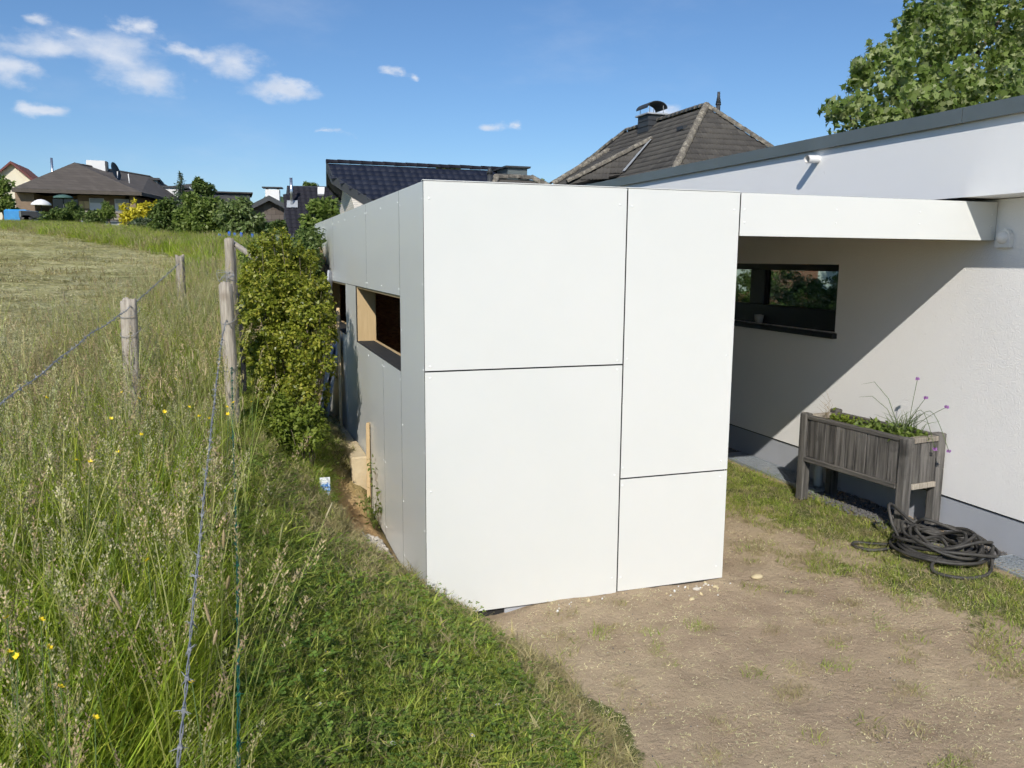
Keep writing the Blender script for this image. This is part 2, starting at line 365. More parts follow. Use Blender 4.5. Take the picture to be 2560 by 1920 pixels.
GX, GY = np.meshgrid(gx, gy); GZ = hgt(GX, GY)
# lump the dirt a little, cut the pit by the shed wall rougher
lump = rng.normal(0, 1, GX.shape)
for _ in range(2): lump = (lump+np.roll(lump, 1, 0)+np.roll(lump, 1, 1)+np.roll(lump, -1, 0)+np.roll(lump, -1, 1))/5
pit = np.clip(1-np.abs(GX-.74)/.22, 0, 1)*np.clip(1-np.abs(GY-5.75)/.6, 0, 1)
near_m = (GY < 12) & (GX > -3) & (GX < 5.2)
GZ = GZ + lump*np.where(near_m, .014, 0) + lump*.16*pit*near_m
nxv, nyv = len(gx), len(gy)
I = np.arange(nxv*nyv).reshape(nyv, nxv)
Fq = np.stack([I[:-1, :-1], I[:-1, 1:], I[1:, 1:], I[1:, :-1]], -1).reshape(-1, 4)
gme = np_mesh('ground', np.stack([GX, GY, GZ], -1), Fq, True)
wob = .10*np.sin(GX*3.1+GY*2.3)+.07*np.sin(GX*7+GY*5.5+2)+.05*np.sin(GX*13-GY*11)
def edge_fieldline(y): return ipl(y, [0, 7, 10, 13, 18, 23], [-2.2, -1.75, -1.25, -.85, -.4, -.1])
mown = (np.clip((edge_fieldline(GY)-GX+wob)/.5, 0, 1))*np.clip((GY-5)/2, 0, 1)
# far boundary of the mown field
far_line = 22 + (-GX)*2.236
mown = mown*np.clip((far_line-GY)/1.5+.5, 0, 1)*(GX < .4)
dirt = np.where(GY < 10.5, np.clip((GX-xe(GY)+wob*.7)/.12, 0, 1), 0)
# grass grows back in a band along the house
def right_grass(x, y): return ipl(y, [0, 2.2, 3.0, 3.6, 4.2, 5.0, 6, 7, 8], [4.6, 4.3, 3.85, 3.75, 3.75, 3.7, 3.55, 3.5, 3.5])
rg = np.clip((GX-right_grass(GX, GY)+wob*2)/.4, 0, 1)*np.clip((4.72-GX)/.1, 0, 1)
clay = np.clip(np.clip(1-np.abs(GX-.78)/.27, 0, 1)*np.clip(1-np.abs(GY-5.72)/.85, 0, 1)*3, 0, 1)*np.clip((GX-.52)/.1, 0, 1)
clay = np.maximum(clay, .6*np.clip(1.3-np.hypot((GX-.25)/.11, (GY-5.75)/.24), 0, 1))
for nm, arr in (('mown', mown), ('dirt', dirt*(1-.65*rg)), ('clay', clay)):
    a = gme.attributes.new(nm, 'FLOAT', 'POINT'); a.data.foreach_set('value', arr.astype(np.float32).ravel())
m, t, b, o = mat_base('ground_soil_and_turf'); M['ground'] = m
def attr(t, n):
    a = t.nodes.new('ShaderNodeAttribute'); a.attribute_name = n; return a.outputs['Fac']
turf = nramp(t, nnoise(t, 3.0, 8, .7), [(.3, (.085, .11, .03)), (.55, (.13, .14, .05)), (.75, (.22, .185, .095))])
hay = nramp(t, nnoise(t, 1.6, 10, .78, stretch=(.8, 2.0, 1)), [(.34, (.26, .27, .10)), (.47, (.46, .44, .21)), (.64, (.72, .67, .40))])
d1 = nramp(t, nnoise(t, 2.2, 8, .65), [(.3, (.32, .24, .165)), (.55, (.40, .308, .213)), (.75, (.49, .39, .26))])
d1 = nmix(t, nramp(t, nnoise(t, 90, 4, .7), [(.58, 0.0), (.72, .5)]), d1, (.58, .50, .35))
d1 = nmix(t, nramp(t, nnoise(t, 55, 4, .7), [(.25, .5), (.4, 0.0)]), d1, (.19, .15, .115))
d1 = nmix(t, nramp(t, nnoise(t, .9, 5, .65), [(.40, 0.0), (.68, .55)]), d1, (.50, .405, .265))
d1 = nmix(t, nramp(t, nnoise(t, 1.4, 5, .65), [(.55, 0.0), (.75, .4)]), d1, (.245, .185, .135))
cl = nramp(t, nnoise(t, 7, 7, .7), [(.3, (.42, .26, .12)), (.7, (.64, .45, .25))])
c = nmix(t, attr(t, 'mown'), turf, hay)
ed = nmath(t, 'ADD', attr(t, 'dirt'), nmath(t, 'MULTIPLY', nmath(t, 'SUBTRACT', nnoise(t, 14, 6, .7), .5), 1.2))
c = nmix(t, nramp(t, ed, [(.42, 0.0), (.58, 1.0)]), c, d1)
c = nmix(t, attr(t, 'clay'), c, cl)
t.links.new(c, b.inputs['Base Color']); b.inputs['Roughness'].default_value = .95; b.inputs['Specular IOR Level'].default_value = .15
nbump(t, b, nmath(t, 'ADD', nnoise(t, 38, 7, .7), nmath(t, 'MULTIPLY', nnoise(t, 7, 5, .6), 1.5)), .85, .024)
link('ground', gme, M['ground'], kind='structure')

# ================================================================ the white clad shed
def beam(mb, p0, p1, wx, wy, c=.003, roll=0):
    """square timber from p0 to p1"""
    p0, p1 = Vector(p0), Vector(p1); d = p1-p0; q = d.to_track_quat('Z', 'Y').to_matrix().to_4x4()
    mb.bbox((-wx/2, -wy/2, 0), (wx/2, wy/2, d.length), c, Matrix.Translation(p0) @ q @ Matrix.Rotation(roll, 4, 'Z')); return mb
X0, X1, Y0, Y1, ZT, XW = .982, 2.944, 4.4, 10.5, 2.472, 5.007
shed = empty('garden_shed', (X0, Y0, 0), label='flat-roofed shed clad in large white boards with a beam bridging to the house', cat='shed')
def P(mb, name, mat, parent, **k):            # parts given in world coordinates
    o = mb.build(name, mat, parent, **k); o.matrix_parent_inverse = Matrix.Identity(4)
    p = parent; off = Vector((0, 0, 0))
    while p: off += Vector(p.location); p = p.parent
    o.location = -off
    return o
core = MB()
core.box((X0+.012, Y0+.014, .02), (X1-.012, Y0+.15, 2.44))
core.box((X0+.012, Y0+.15, .02), (X0+.15, 5.092, 2.44))
core.box((X0+.012, 5.092, 1.845), (X0+.15, Y1-.01, 2.44))
core.box((X0+.012, 5.092, .02), (X0+.15, Y1-.01, 1.345))
core.box((X0+.012, 7.055, 1.345), (X0+.15, 7.695, 1.845))
core.box((X0+.012, 9.5, 1.345), (X0+.15, Y1-.01, 1.845))
core.box((X1-.15, Y0+.15, .02), (X1-.012, Y1-.15, 2.44)); core.box((X0+.15, Y1-.15, .02), (X1-.15, Y1-.01, 2.44))
P(core, 'wall_core', M['dark_gap'], shed)
rf = MB().box((X0+.01, Y0+.012, 2.44), (XW-.006, Y1-.008, 2.462)).box((X1, Y0+.012, 2.225), (XW-.006, Y0+.10, 2.44)).box((X1, Y1-.12, 2.225), (XW-.006, Y1-.02, 2.44))
P(rf, 'roof', M['dark_gap'], shed)
for i in range(14):
    x = X1+.004+i*.147; P(MB().bbox((x, Y0+.102, 2.40), (x+.143, Y1-.125, 2.42), .003), 'ceiling_plank', M['pine'], shed)
ins = MB().box((X1-.17, Y0+.17, .03), (X1-.152, Y1-.17, 2.43)).box((X0+.17, Y1-.17, .03), (X1-.172, Y1-.152, 2.43)).box((X0+.17, Y0+.155, .03), (X1-.172, Y0+.168, 2.43)).box((X0+.17, Y0+.17, .025), (X1-.172, Y1-.172, .045))
P(ins, 'inner_lining', M['osb'], shed)
def panel(a, b, lab=None):
    o_ = P(MB().bbox(a, b, .0008), 'cladding_panel', [M['clad'], M['core']], shed, label=lab)
    ax = min(range(3), key=lambda i: b[i]-a[i])
    for f_ in o_.data.polygons: f_.material_index = 0 if abs(f_.normal[ax]) > .9 else 1
    return o_
g = .0035; M['core'] = simple('dark_panel_core', (.035, .034, .033), (.05, .048, .046), 8, .7)
# front
XV, ZS, ZS2 = 2.187, 1.445, .742
panel((X0, Y0, ZS+g), (XV-g, Y0+.008, ZT)); panel((X0, Y0, .012), (XV-g, Y0+.008, ZS-g))
panel((XV+g, Y0, ZS2+g), (X1, Y0+.008, ZT)); panel((XV+g, Y0, .02), (X1, Y0+.008, ZS2-g))
panel((X1+.007, Y0, 2.213), (XW-.005, Y0+.008, ZT))
# side towards the meadow
sx0, sx1 = X0, X0+.008
ys = Y0+.0105
panel((sx0, ys, .03), (sx1, 5.085, ZT-.001))
for (a, b) in ((5.091, 6.420), (6.4245, 8.60), (8.6045, 9.55), (9.5545, Y1)):
    panel((sx0, a, 1.832), (sx1, b, ZT-.001))
panel((sx0, 5.091, .05), (sx1, 5.743, 1.357)); panel((sx0, 5.7475, .06), (sx1, 7.045, 1.357)); panel((sx0, 7.0475, .1), (sx1, 7.70, 1.829))
panel((sx0, 7.7045, .3), (sx1, 9.5, 1.357)); panel((sx0, 9.5045, .3), (sx1, Y1, 1.829))
# face towards the house and back
panel((X1-.008, Y0+.0105, .03), (X1-.0002, 7.4, 2.22)); panel((X1-.008, 7.404, .03), (X1-.0002, Y1, 2.22))
panel((X0+.01, Y1-.006, .35), (X1-.01, Y1+.002, ZT-.002))
P(MB().bbox((X0-.004, Y0-.004, ZT+.001), (X1, Y0+.03, ZT+.006), .001), 'edge_trim', M['clad'], shed)
# raw timber lining of the window openings
for (ya, yb) in ((5.092, 7.045), (7.705, 9.5)):
    lin = empty('window_opening', (0, 0, 0)); lin.parent = shed; lin.location = -Vector(shed.location)
    P(MB().bbox((X0+.0095, yb-.022, 1.362), (X0+.165, yb-.002, 1.828), .002), 'jamb', M['pine'], lin)
    P(MB().bbox((X0+.0095, ya+.001, 1.362), (X0+.165, ya+.02, 1.828), .002), 'jamb', M['pine'], lin)
    P(MB().bbox((X0+.0095, ya+.021, 1.812), (X0+.165, yb-.024, 1.831), .002), 'lintel', M['pine'], lin)
    s_ = MB(); n = 14; top = []
    P(MB().bbox((X0+.0095, ya+.021, 1.352), (X0+.145, yb-.024, 1.366), .003), 'sill_membrane', M['dark_gap'], lin)
    P(MB().bbox((X0+.146, ya+.021, 1.34), (X0+.168, yb-.024, 1.372), .004), 'sill_edge', M['pine'], lin)
for z in (.05,): P(MB().bbox((X0+.08, Y0+.03, -.05), (1.46, Y0+.1, .03), .004), 'base_board', M['dark_gap'], shed)
P(MB().bbox((1.46, Y0+.02, -.04), (X1-.01, Y0+.12, .012), .004), 'base_board', M['plinth'], shed)
P(MB().bbox((XV+.01, Y0+.004, .004), (X1-.004, Y0+.012, .019), .001), 'base_strip', M['dark_gap'], shed)
# rivets
rm = MB().lathe([(.0066, 0), (.0066, .0008), (.005, .002), (.0025, .0028), (0.0002, .003)], 10).mesh('rivet'); rm.materials.append(M['rivet'])
rm2 = rm.copy(); rm.transform(Matrix.Rotation(pi/2, 4, 'X')); rm2.transform(Matrix.Rotation(-pi/2, 4, 'Y'))
front = [(1.014, 2.38), (2.139, 2.377), (2.215, 2.371), (2.906, 2.368), (2.15, 1.470), (1.012, 1.472), (2.15, 1.416), (1.013, 1.408), (2.15, .769), (1.01, .76), (2.15, .114), (1.012, .12), (2.214, 1.478), (2.9, 1.477),
         (2.206, .811), (2.895, .802), (2.893, .70), (2.206, .70), (2.212, .11), (2.895, .103), (2.981, 2.373), (2.982, 2.295), (3.664, 2.388), (3.664, 2.303), (4.335, 2.389), (4.335, 2.312), (4.96, 2.39), (4.96, 2.31)]
side = [(4.44, z) for z in (2.38, 1.92, 1.45, .98, .52)] + [(5.055, z) for z in (2.38, 1.62, 1.02, .52, .16)] + [(y, z) for y in (5.12, 5.75, 6.39, 6.455, 7.0, 7.65, 8.1, 8.57, 8.635, 9.1, 9.52, 9.585, 10.1, 10.46) for z in (2.40, 1.872)] + \
       [(5.71, 1.31), (5.78, 1.31), (5.71, .62), (5.78, .62), (5.71, .14), (5.78, .14), (5.12, 1.30), (7.01, 1.32), (7.08, 1.78), (7.66, 1.78), (7.08, .9), (7.66, .9), (7.01, .75), (6.4, 1.31)]
for (x, z) in front: link('rivet', rm, None, shed, Vector((x, Y0+.0002, z))-Vector(shed.location))
for (y, z) in side: link('rivet', rm2, None, shed, Vector((X0+.0002, y, z))-Vector(shed.location))

# footing blocks, battens, planks beside the shed
yb = 6.42
for i, (ln, zt, dx) in enumerate(((.62, .50, 0), (.60, .475, .008), (.63, .455, -.006), (.61, .43, .004))):
    lab = ['pale limestone footing block at the near end of the row against the shed', 'second limestone footing block of the row along the shed', 'third limestone footing block of the row along the shed', 'farthest limestone footing block half behind the green bush'][i]
    mb = MB().bbox((.835+dx, yb, -.05), (.968, yb+ln-.012, zt), .012)
    mb.build('footing_block', M['blocks'], label=lab, cat='block', group='footing blocks beside the shed'); yb += ln
beam(MB(), (.958, 6.36, .0), (.966, 6.385, .78), .028, .055).build('timber_batten', M['pine'], label='short upright pine batten stuck in the ground before the footing blocks', cat='batten')
beam(MB(), (.93, 7.86, .43), (.955, 8.09, 1.58), .03, .075).build('timber_batten', M['pine'], label='tall pale batten leaning beside the rear window opening', cat='batten')
for i, (p0, p1, wx, wy, mt, lab) in enumerate([
    ((.70, 8.95, .42), (.968, 9.62, 2.17), .024, .10, 'pine', 'tallest pine plank leaning on the shed behind the bush'),
    ((.74, 8.80, .42), (.966, 9.28, 2.07), .024, .09, 'pine', 'middle pine plank of those leaning on the shed'),
    ((.76, 8.66, .42), (.966, 9.02, 1.99), .02, .08, 'grey_wood', 'thin dark plank leaning beside the pine planks'),
    ((.78, 8.45, .42), (.962, 8.72, 1.93), .022, .09, 'plinth', 'grey coated strip leaning nearest the rear opening'),
    ((.74, 8.35, .42), (.955, 8.46, 1.42), .02, .10, 'pine', 'short pale plank leaning under the rear opening')]):
    beam(MB(), p0, p1, wx, wy).build('leaning_plank', M[mt], label=lab, cat='plank', group='planks leaning on the shed')
for i, (ya, yc, zt, xo, lab) in enumerate([(8.0, 8.42, 1.30, .0, 'grey offcut board leaning below the rear opening'), (8.15, 8.7, 1.20, -.05, 'second grey offcut board leaning behind the bush')]):
    MB().prism([(.80+xo, ya, .42), (.80+xo, yc, .42), (.955+xo, yc, zt), (.955+xo, ya, zt)], (.012, 0, .004)).build('offcut_board', M['plinth'], label=lab, cat='board', group='offcut boards')
# plant label in the bank
m, t, b, o = mat_base('printed_plant_label'); M['label'] = m
v = t.nodes.new('ShaderNodeTexVoronoi'); v.inputs['Scale'].default_value = 90; tcn = t.nodes.new('ShaderNodeTexCoord'); t.links.new(tcn.outputs['Object'], v.inputs['Vector'])
sx_ = t.nodes.new('ShaderNodeSeparateXYZ'); t.links.new(tcn.outputs['Object'], sx_.inputs[0])
band = nramp(t, nmath(t, 'ADD', nmath(t, 'MULTIPLY', sx_.outputs[2], 6.5), nmath(t, 'MULTIPLY', nnoise(t, 40), .35)), [(.30, 0.0), (.38, 1.0), (.82, 1.0), (.90, 0.0)])
t.links.new(nmix(t, band, (.75, .78, .8), nramp(t, v.outputs['Color'], [(.2, (.03, .12, .40)), (.7, (.22, .42, .72)), (.9, (.7, .78, .85))])), b.inputs['Base Color']); b.inputs['Roughness'].default_value = .3
pl = MB().bbox((-.036, -.001, .0), (.036, .001, .15), .0005).build('plant_label', M['label'], label='small white and blue printed plant label stuck in the bank', cat='label')
pl.location = (.545, 5.62, H1(.545, 5.62)+.035); pl.rotation_euler = (radians(-8), radians(3), radians(12))

# ================================================================ the white house
hs_ = empty('white_house', (XW, 4, 0), label='flat-roofed white rendered house with grey coping along the right side', cat='house')
YA, YB, XB = -4.0, 18.0, 11.2
wy0, wy1, wz0, wz1 = 5.94, 8.35, 1.44, 2.037
wl = MB()
wl.box((XW, YA, .33), (XW+.3, YB, wz0)).box((XW, YA, wz1), (XW+.3, YB, 2.492)).box((XW, YA, wz0), (XW+.3, wy0, wz1)).box((XW, wy1, wz0), (XW+.3, YB, wz1))
P(wl, 'wall', M['stucco'], hs_)
ex = MB().box((XB, YA, .3), (XB+.3, 10.5, 2.49)).box((XB, 10.5, .3), (XB+.3, YB, .95)).box((XB, 10.5, 2.2), (XB+.3, YB, 2.49)).box((XW+.3, YA, .3), (XB, YA+.3, 2.49)).box((XW+.3, YB-.3, .3), (XB, YB, 2.49))
P(ex, 'rear_wall', M['render'], hs_)
P(MB().box((XW+.3, YA+.3, .2), (XB, YB-.3, .3)).box((XW+.3, YA+.3, 2.47), (XB, YB-.3, 2.495)), 'floor_and_ceiling', M['room'], hs_)
P(MB().box((XW+.012, YA, -.2), (XB+.3, YB, .318)), 'plinth', M['plinth'], hs_)
P(MB().box((XW+.006, YA, .3185), (XW+.3, YB, .3295)), 'drip_gap', M['dark_gap'], hs_)
XF = 4.70
P(MB().box((XF, YA-.3, 2.497), (XB+.6, YB+.3, 3.0)), 'fascia', M['render'], hs_)
cp = None
for (a, b_) in ((YA-.3, 1.72), (1.724, 4.44), (4.444, 7.4), (7.404, 10.4), (10.404, YB+.3)):
    q_ = MB().prism([(XF-.035, a, 2.985), (XF-.035, a, 3.085), (XF+.25, a, 3.105), (XF+.25, a, 3.085), (XF-.028, a, 3.075), (XF-.028, a, 2.985)], (0, b_-a, 0))
    P(q_, 'coping_section', M['coping'], hs_)
P(MB().box((XF+.1, YA, 3.001), (XB+.5, YB, 3.06)), 'roof', M['dark_gap'], hs_)
# window
win = empty('window', (0, 0, 0)); win.parent = hs_; win.location = -Vector(hs_.location)
XP = XW+.10
my0 = atx(1656, 620, XP).y; my1 = atx(1626, 620, XP).y
zb_ = .5*(atx(1700, 663, XP).z + atx(1795, 668, XP).z); zt_ = atx(1740, 585, XP).z
fr_ = MB().bbox((XP-.03, wy0, zt_), (XP+.05, wy1, wz1-.001), .004).bbox((XP-.03, wy0, wz0+.001), (XP+.05, wy1, zb_), .004)
fr_.bbox((XP-.03, wy0+.001, zb_), (XP+.05, wy0+.03, zt_), .004).bbox((XP-.03, wy1-.09, zb_), (XP+.05, wy1-.001, zt_), .004).bbox((XP-.031, my0, zb_), (XP+.05, my1, zt_), .004)
P(fr_, 'frame', M['black_frame'], win)
P(MB().bbox((XP-.012, my0-.035, zb_+.001), (XP+.02, my0-.001, zt_-.001), .002), 'sash_bead', M['black_frame'], win)
for (a, b_) in ((wy0+.03, my0-.036), (my1, wy1-.09)):
    P(MB().box((XP, a, zb_), (XP+.006, b_, zt_)), 'pane', M['glass'], win)
P(MB().bbox((XW-.05, wy0-.03, wz0-.05), (XP-.02, wy1+.03, wz0-.002), .004), 'sill', M['black_frame'], win)
wr = empty('rear_window', (0, 0, 0)); wr.parent = hs_; wr.location = -Vector(hs_.location)
P(MB().box((XB+.1, 10.5, .95), (XB+.16, YB-.3, 1.0)).box((XB+.1, 10.5, 2.14), (XB+.16, YB-.3, 2.2)).box((XB+.1, 10.5, 1.0), (XB+.16, 10.56, 2.14)), 'frame', M['black_frame'], wr)
P(MB().box((XB+.12, 10.56, 1.0), (XB+.126, YB-.3, 2.14)), 'pane', M['glass'], wr)
# drain spout
p0 = atx(1757, 345, XF-.06)
sp_ = MB(); pr = Vector((-.985, -.16, -.06)).normalized(); base = Vector((XF+.02, p0.y+.02, p0.z+.01)); tip = base+pr*.15
sp_.tube([base, tip], .033, 18, cap=False); sp_.tube([tip, base+pr*.02], .028, 18, cap=False)
n_ = 18
b0 = len(sp_.v)
P(sp_, 'drain_spout', M['white_plastic'], hs_)
P(MB().tube([base+pr*.03, base+pr*.034], .0275, 18), 'spout_bore', M['dark_gap'], hs_)
# round motion sensor lamp on the stucco
sl = empty('motion_sensor', (XW, 4.31, 2.17), label='white rounded motion sensor on the wall beside the beam end', cat='sensor')
arc = [(XW-.055, 4.235+.0, 2.16)]
prof = [(4.255, 2.165), (4.365, 2.165)] + [(4.31+.055*cos(a), 2.235+.055*sin(a)) for a in np.linspace(0, pi, 11)]
P(MB().prism([(XW-.002, y, z) for (y, z) in prof], (-.035, 0, 0)), 'housing', M['white_plastic'], sl)
P(MB().lathe([(.044*cos(a), .044*sin(a)*.8) for a in np.linspace(0, pi/2-.02, 7)], 18, M=Matrix.Translation((XW-.036, 4.31, 2.232)) @ Matrix.Rotation(-pi/2, 4, 'Y')), 'lens', M['white_plastic'], sl)
# cup on the window sill
q0 = atx(1640, 682, XW+.03)
MB().lathe([(.026, 0), (.036, .012), (.044, .05), (.047, .088), (.044, .088), (.041, .05), (.03, .014), (.001, .01)], 20).build('plant_cup', M['cup'], loc=(XW+.03, q0.y, wz0-.0015), label='small pale ceramic cup on the dark window sill', cat='cup')

# grates and gravel strip along the plinth
def grate(y0, y1, lab):
    e = empty('light_shaft_grate', (4.85, y0, .075), label=lab, cat='grate', group='steel grates along the house')
    fr = MB()
    for (a, b_) in (((4.70, y0, .05), (4.715, y1, .085)), ((4.985, y0, .05), (4.999, y1, .085)), ((4.715, y0, .05), (4.985, y0+.015, .085)), ((4.715, y1-.015, .05), (4.985, y1, .085))): fr.bbox(a, b_, .002)
    P(fr, 'frame', M['grate'], e)
    bars = MB(); n = int((y1-y0)/.033)
    for i in range(1, n): y = y0+i*(y1-y0)/n; bars.box((4.716, y-.0022, .052), (4.984, y+.0022, .082))
    for x in (4.77, 4.83, 4.89, 4.945): bars.box((x-.002, y0+.016, .06), (x+.002, y1-.016, .0805))
    P(bars, 'bar', M['grate'], e, kind='stuff')
    P(MB().box((4.70, y0, -.1), (4.999, y1, .045)), 'shaft', M['dark_gap'], e)
grate(5.72, 7.2, 'long steel grate by the wall behind the planter'); grate(2.9, 4.02, 'steel grate by the wall right of the black hose')

# ================================================================ raised bed planter
pu = Vector((-.10, .995, 0)); pv = Vector((.995, .10, 0)); PO = Vector((4.615, 4.635, .06)); LP, WP = 1.0, .33
Mx = Matrix((pv, pu, Vector((0, 0, 1)))).transposed().to_4x4()
pb = empty('raised_bed', PO, label='weathered grey wooden raised bed on four legs before the stucco wall', cat='planter')
pb.matrix_world = Matrix.Translation(PO) @ Mx
def Q(mb, name, mat): return mb.build(name, mat, pb)
for (x, y) in ((0, 0), (0, LP), (WP, 0), (WP, LP)):
    top = .735+.012*((x > 0)+(y > 0))
    mb = MB(); ins = .035 if x == 0 else -.0
    beam(mb, (x, y, 0), (x, y, top), .078, .078, .009); Q(mb, 'leg', M['grey_wood'])
n = 9
for i in range(n):
    y0 = .042+i*(LP-.084)/n; w_ = (LP-.084)/n-.007; j = random.uniform(-.003, .003)
    Q(MB().bbox((-.022+j, y0, .385+random.uniform(-.004, .004)), (-.004+j, y0+w_, .70), .002), 'board', M['grey_wood'])
    Q(MB().bbox((WP+.004+j, y0, .385), (WP+.022+j, y0+w_, .70), .002), 'board', M['grey_wood'])
for yb_ in (-.022, LP+.004):
    for i in range(3):
        x0 = .042+i*(WP-.084)/3; Q(MB().bbox((x0, yb_, .385), (x0+(WP-.084)/3-.004, yb_+.018, .69), .002), 'board', M['grey_wood'])
for (a, b_, mt) in (((-.045, .04, .345), (.0, LP-.04, .384), 'grey_wood_x'), ((WP, .04, .345), (WP+.03, LP-.04, .384), 'grey_wood_x'), ((-.03, .041, .701), (.03, LP-.041, .732), 'grey_wood_x'), ((WP-.03, .041, .701), (WP+.03, LP-.041, .732), 'grey_wood_x')):
    Q(MB().bbox(a, b_, .004), 'rail', M[mt])
for (a, b_) in (((.04, -.04, .345), (WP-.04, .0, .386)), ((.04, -.035, .692), (WP-.04, .03, .73)), ((.04, LP, .345), (WP-.04, LP+.03, .386)), ((.04, LP-.03, .692), (WP-.04, LP+.03, .73))):
    Q(MB().bbox(a, b_, .004), 'rail', M['post_wood'])
Q(MB().bbox((.031, .56, .60), (WP-.031, .585, .715), .003), 'divider', M['grey_wood'])
Q(MB().box((-.003, .003, .38), (WP+.003, LP-.003, .395)).box((.0, .004, .396), (WP, LP-.004, .685)), 'soil', M['soil'])
# bottle standing under the bed
bt = MB().lathe([(.001, 0), (.037, .002), (.038, .01), (.038, .10), (.036, .15), (.028, .175), (.013, .20), (.0125, .222), (.001, .223)], 16)
btl = atz(1766, 1050, .085); bt.build('plastic_bottle', M['clear_plastic'], loc=(4.87, btl.y*4.87/btl.x, .085), label='small clear plastic bottle standing on the grate under the raised bed', cat='bottle')

# ================================================================ black garden hose
def catmull(P_, k=8):
    P_ = [Vector(p) for p in P_]; out = []
    for i in range(len(P_)-1):
        a, b_, c_, d = P_[max(i-1, 0)], P_[i], P_[i+1], P_[min(i+2, len(P_)-1)]
        for j in range(k):
            u = j/k; out.append(.5*((2*b_)+(c_-a)*u+(2*a-5*b_+4*c_-d)*u*u+(3*b_-a-3*c_+d)*u**3))
    out.append(P_[-1]); return out
hc = Vector((4.575, 4.215, .075)); pts = [Vector((4.86, 4.16, .09))]
rr = random.Random(5)
for loop in range(12):
    R0 = rr.uniform(.19, .30); cx, cy = rr.uniform(-.04, .035), rr.uniform(-.05, .05); el_ = rr.uniform(.78, 1.05); rot = rr.uniform(0, 6.28)
    for k in range(8):
        a = 2*pi*k/8+.2*loop; q_ = Vector((R0*cos(a-rot), R0*el_*sin(a-rot), 0)); q_.rotate(Matrix.Rotation(rot, 3, 'Z'))
        z = .025+.009*loop*(1+.5*sin(a*2+loop))
        pts.append(Vector((min(hc.x+cx+q_.x, 4.93), hc.y+cy+q_.y, hc.z+max(z, .0))))
g_ = lambda x, y, dz: Vector((x, y, H1(x, y)+dz+.02))
pts += [Vector((4.62, 4.52, .19)), Vector((4.45, 4.58, .33)), Vector((4.40, 4.50, .22)), g_(4.38, 4.40, .03), g_(4.27, 4.50, .0), g_(4.17, 4.58, .0), g_(4.11, 4.54, .0), g_(4.13, 4.45, .0), g_(4.20, 4.40, .0), g_(4.36, 4.34, .03), Vector((4.5, 4.2, .2)),
        Vector((4.45, 4.05, .16)), g_(4.30, 4.02, .03), g_(4.25, 3.96, 0), g_(4.27, 3.86, 0), g_(4.37, 3.79, 0), g_(4.52, 3.80, .0), g_(4.64, 3.87, .01), Vector((4.72, 3.95, .14)), Vector((4.86, 4.06, .14)), Vector((4.90, 4.16, .12))]
hose = empty('garden_hose', hc, label='black rubber garden hose lying in a tangled coil beside the planter', cat='hose')
P(MB().tube(catmull(pts, 5), .0115, 8), 'hose_line', M['rubber'], hose)

# ================================================================ fences
def post(name, base, top, r, lab, mat='post_wood', cat='post', group='wooden fence posts', seed=0):
    R_ = random.Random(seed); base, top = Vector(base), Vector(top); n, k = 30, 14; vs = []; d = top-base
    ax = d.normalized(); a = Vector((1, 0, 0)).cross(ax).normalized(); b_ = ax.cross(a)
    ph = [R_.uniform(0, 6.28) for _ in range(6)]; crack = R_.randrange(n)
    for i in range(k+1):
        u = i/k
        for j in range(n):
            g = 2*pi*j/n; rr = r*(1.04-.07*u)*(1+.035*sin(3*g+ph[0])+.025*sin(5*g+ph[1]+u*2)+.02*sin(u*17+ph[2]))
            if (j == crack and u > .2) or (j == (crack+11) % n and u > .55) or (j == (crack+23) % n and .3 < u < .8): rr *= .86
            p = base+d*u+(a*cos(g)+b_*sin(g))*rr
            if i == k: p += ax*(.012*sin(2*g+ph[3])+R_.uniform(-.006, .006))
            vs.append(p)
    fs = [(i*n+j, i*n+(j+1) % n, (i+1)*n+(j+1) % n, (i+1)*n+j) for i in range(k) for j in range(n)]
    mb = MB().add(vs, fs, True); c0 = len(mb.v); mb.v.append(tuple(top-ax*.006)); t0 = k*n
    for j in range(n): mb.f.append((t0+j, t0+(j+1) % n, c0)); mb.sm.append(False)
    return mb.build(name, M[mat], label=lab, cat=cat, group=group)
pa = at(487, 612, 6.1); pc = at(507, 925, 6.1)
post('fence_post', (pc.x, 6.1, H1(pc.x, 6.1)-.15), pa, .047, 'grey split wooden fence post leaning left in front of the green bush', seed=1)
pd_ = at(278, 648, 5.6)
post('fence_post', (pd_.x-.02, 5.6, zf(5.6)-.1), pd_, .049, 'thick short wooden fence post standing alone in the tall grass at left', seed=2)
pe = at(388, 552, 11.4)
post('fence_post', (pe.x, 11.4, zf(11.4)-.1), pe, .055, 'thin knobbly birch fence post farther up the meadow', seed=3)
pf = at(495, 516, 11.2)
post('fence_post', (pf.x, 11.2, zf(11.2)-.1), pf, .062, 'far frayed wooden fence post with a slanting brace', seed=4)
pg = at(503, 530, 11.6)
post('fence_post', (pg.x, 11.6, zf(11.6)-.1), pg, .035, 'slim dark fence post just behind the frayed post', seed=5)
br0, br1 = at(503, 524, 11.45), at(538, 549, 10.6)
post('fence_brace', br1+(br1-br0)*.6, br0, .035, 'slanting round brace against the far frayed post', cat='brace', group=None, seed=6)
mp_ = at(519, 634, 6.9)
mf = empty('metal_fence_post', (mp_.x, 6.9, 0), label='slim dark metal fence post between the leaning post and the bush', cat='post')
P(MB().bbox((mp_.x-.02, 6.88, .6), (mp_.x+.02, 6.92, mp_.z-.01), .003), 'shaft', M['black_frame'], mf); P(MB().bbox((mp_.x-.024, 6.876, mp_.z-.009), (mp_.x+.024, 6.924, mp_.z+.004), .002), 'cap', M['black_frame'], mf)
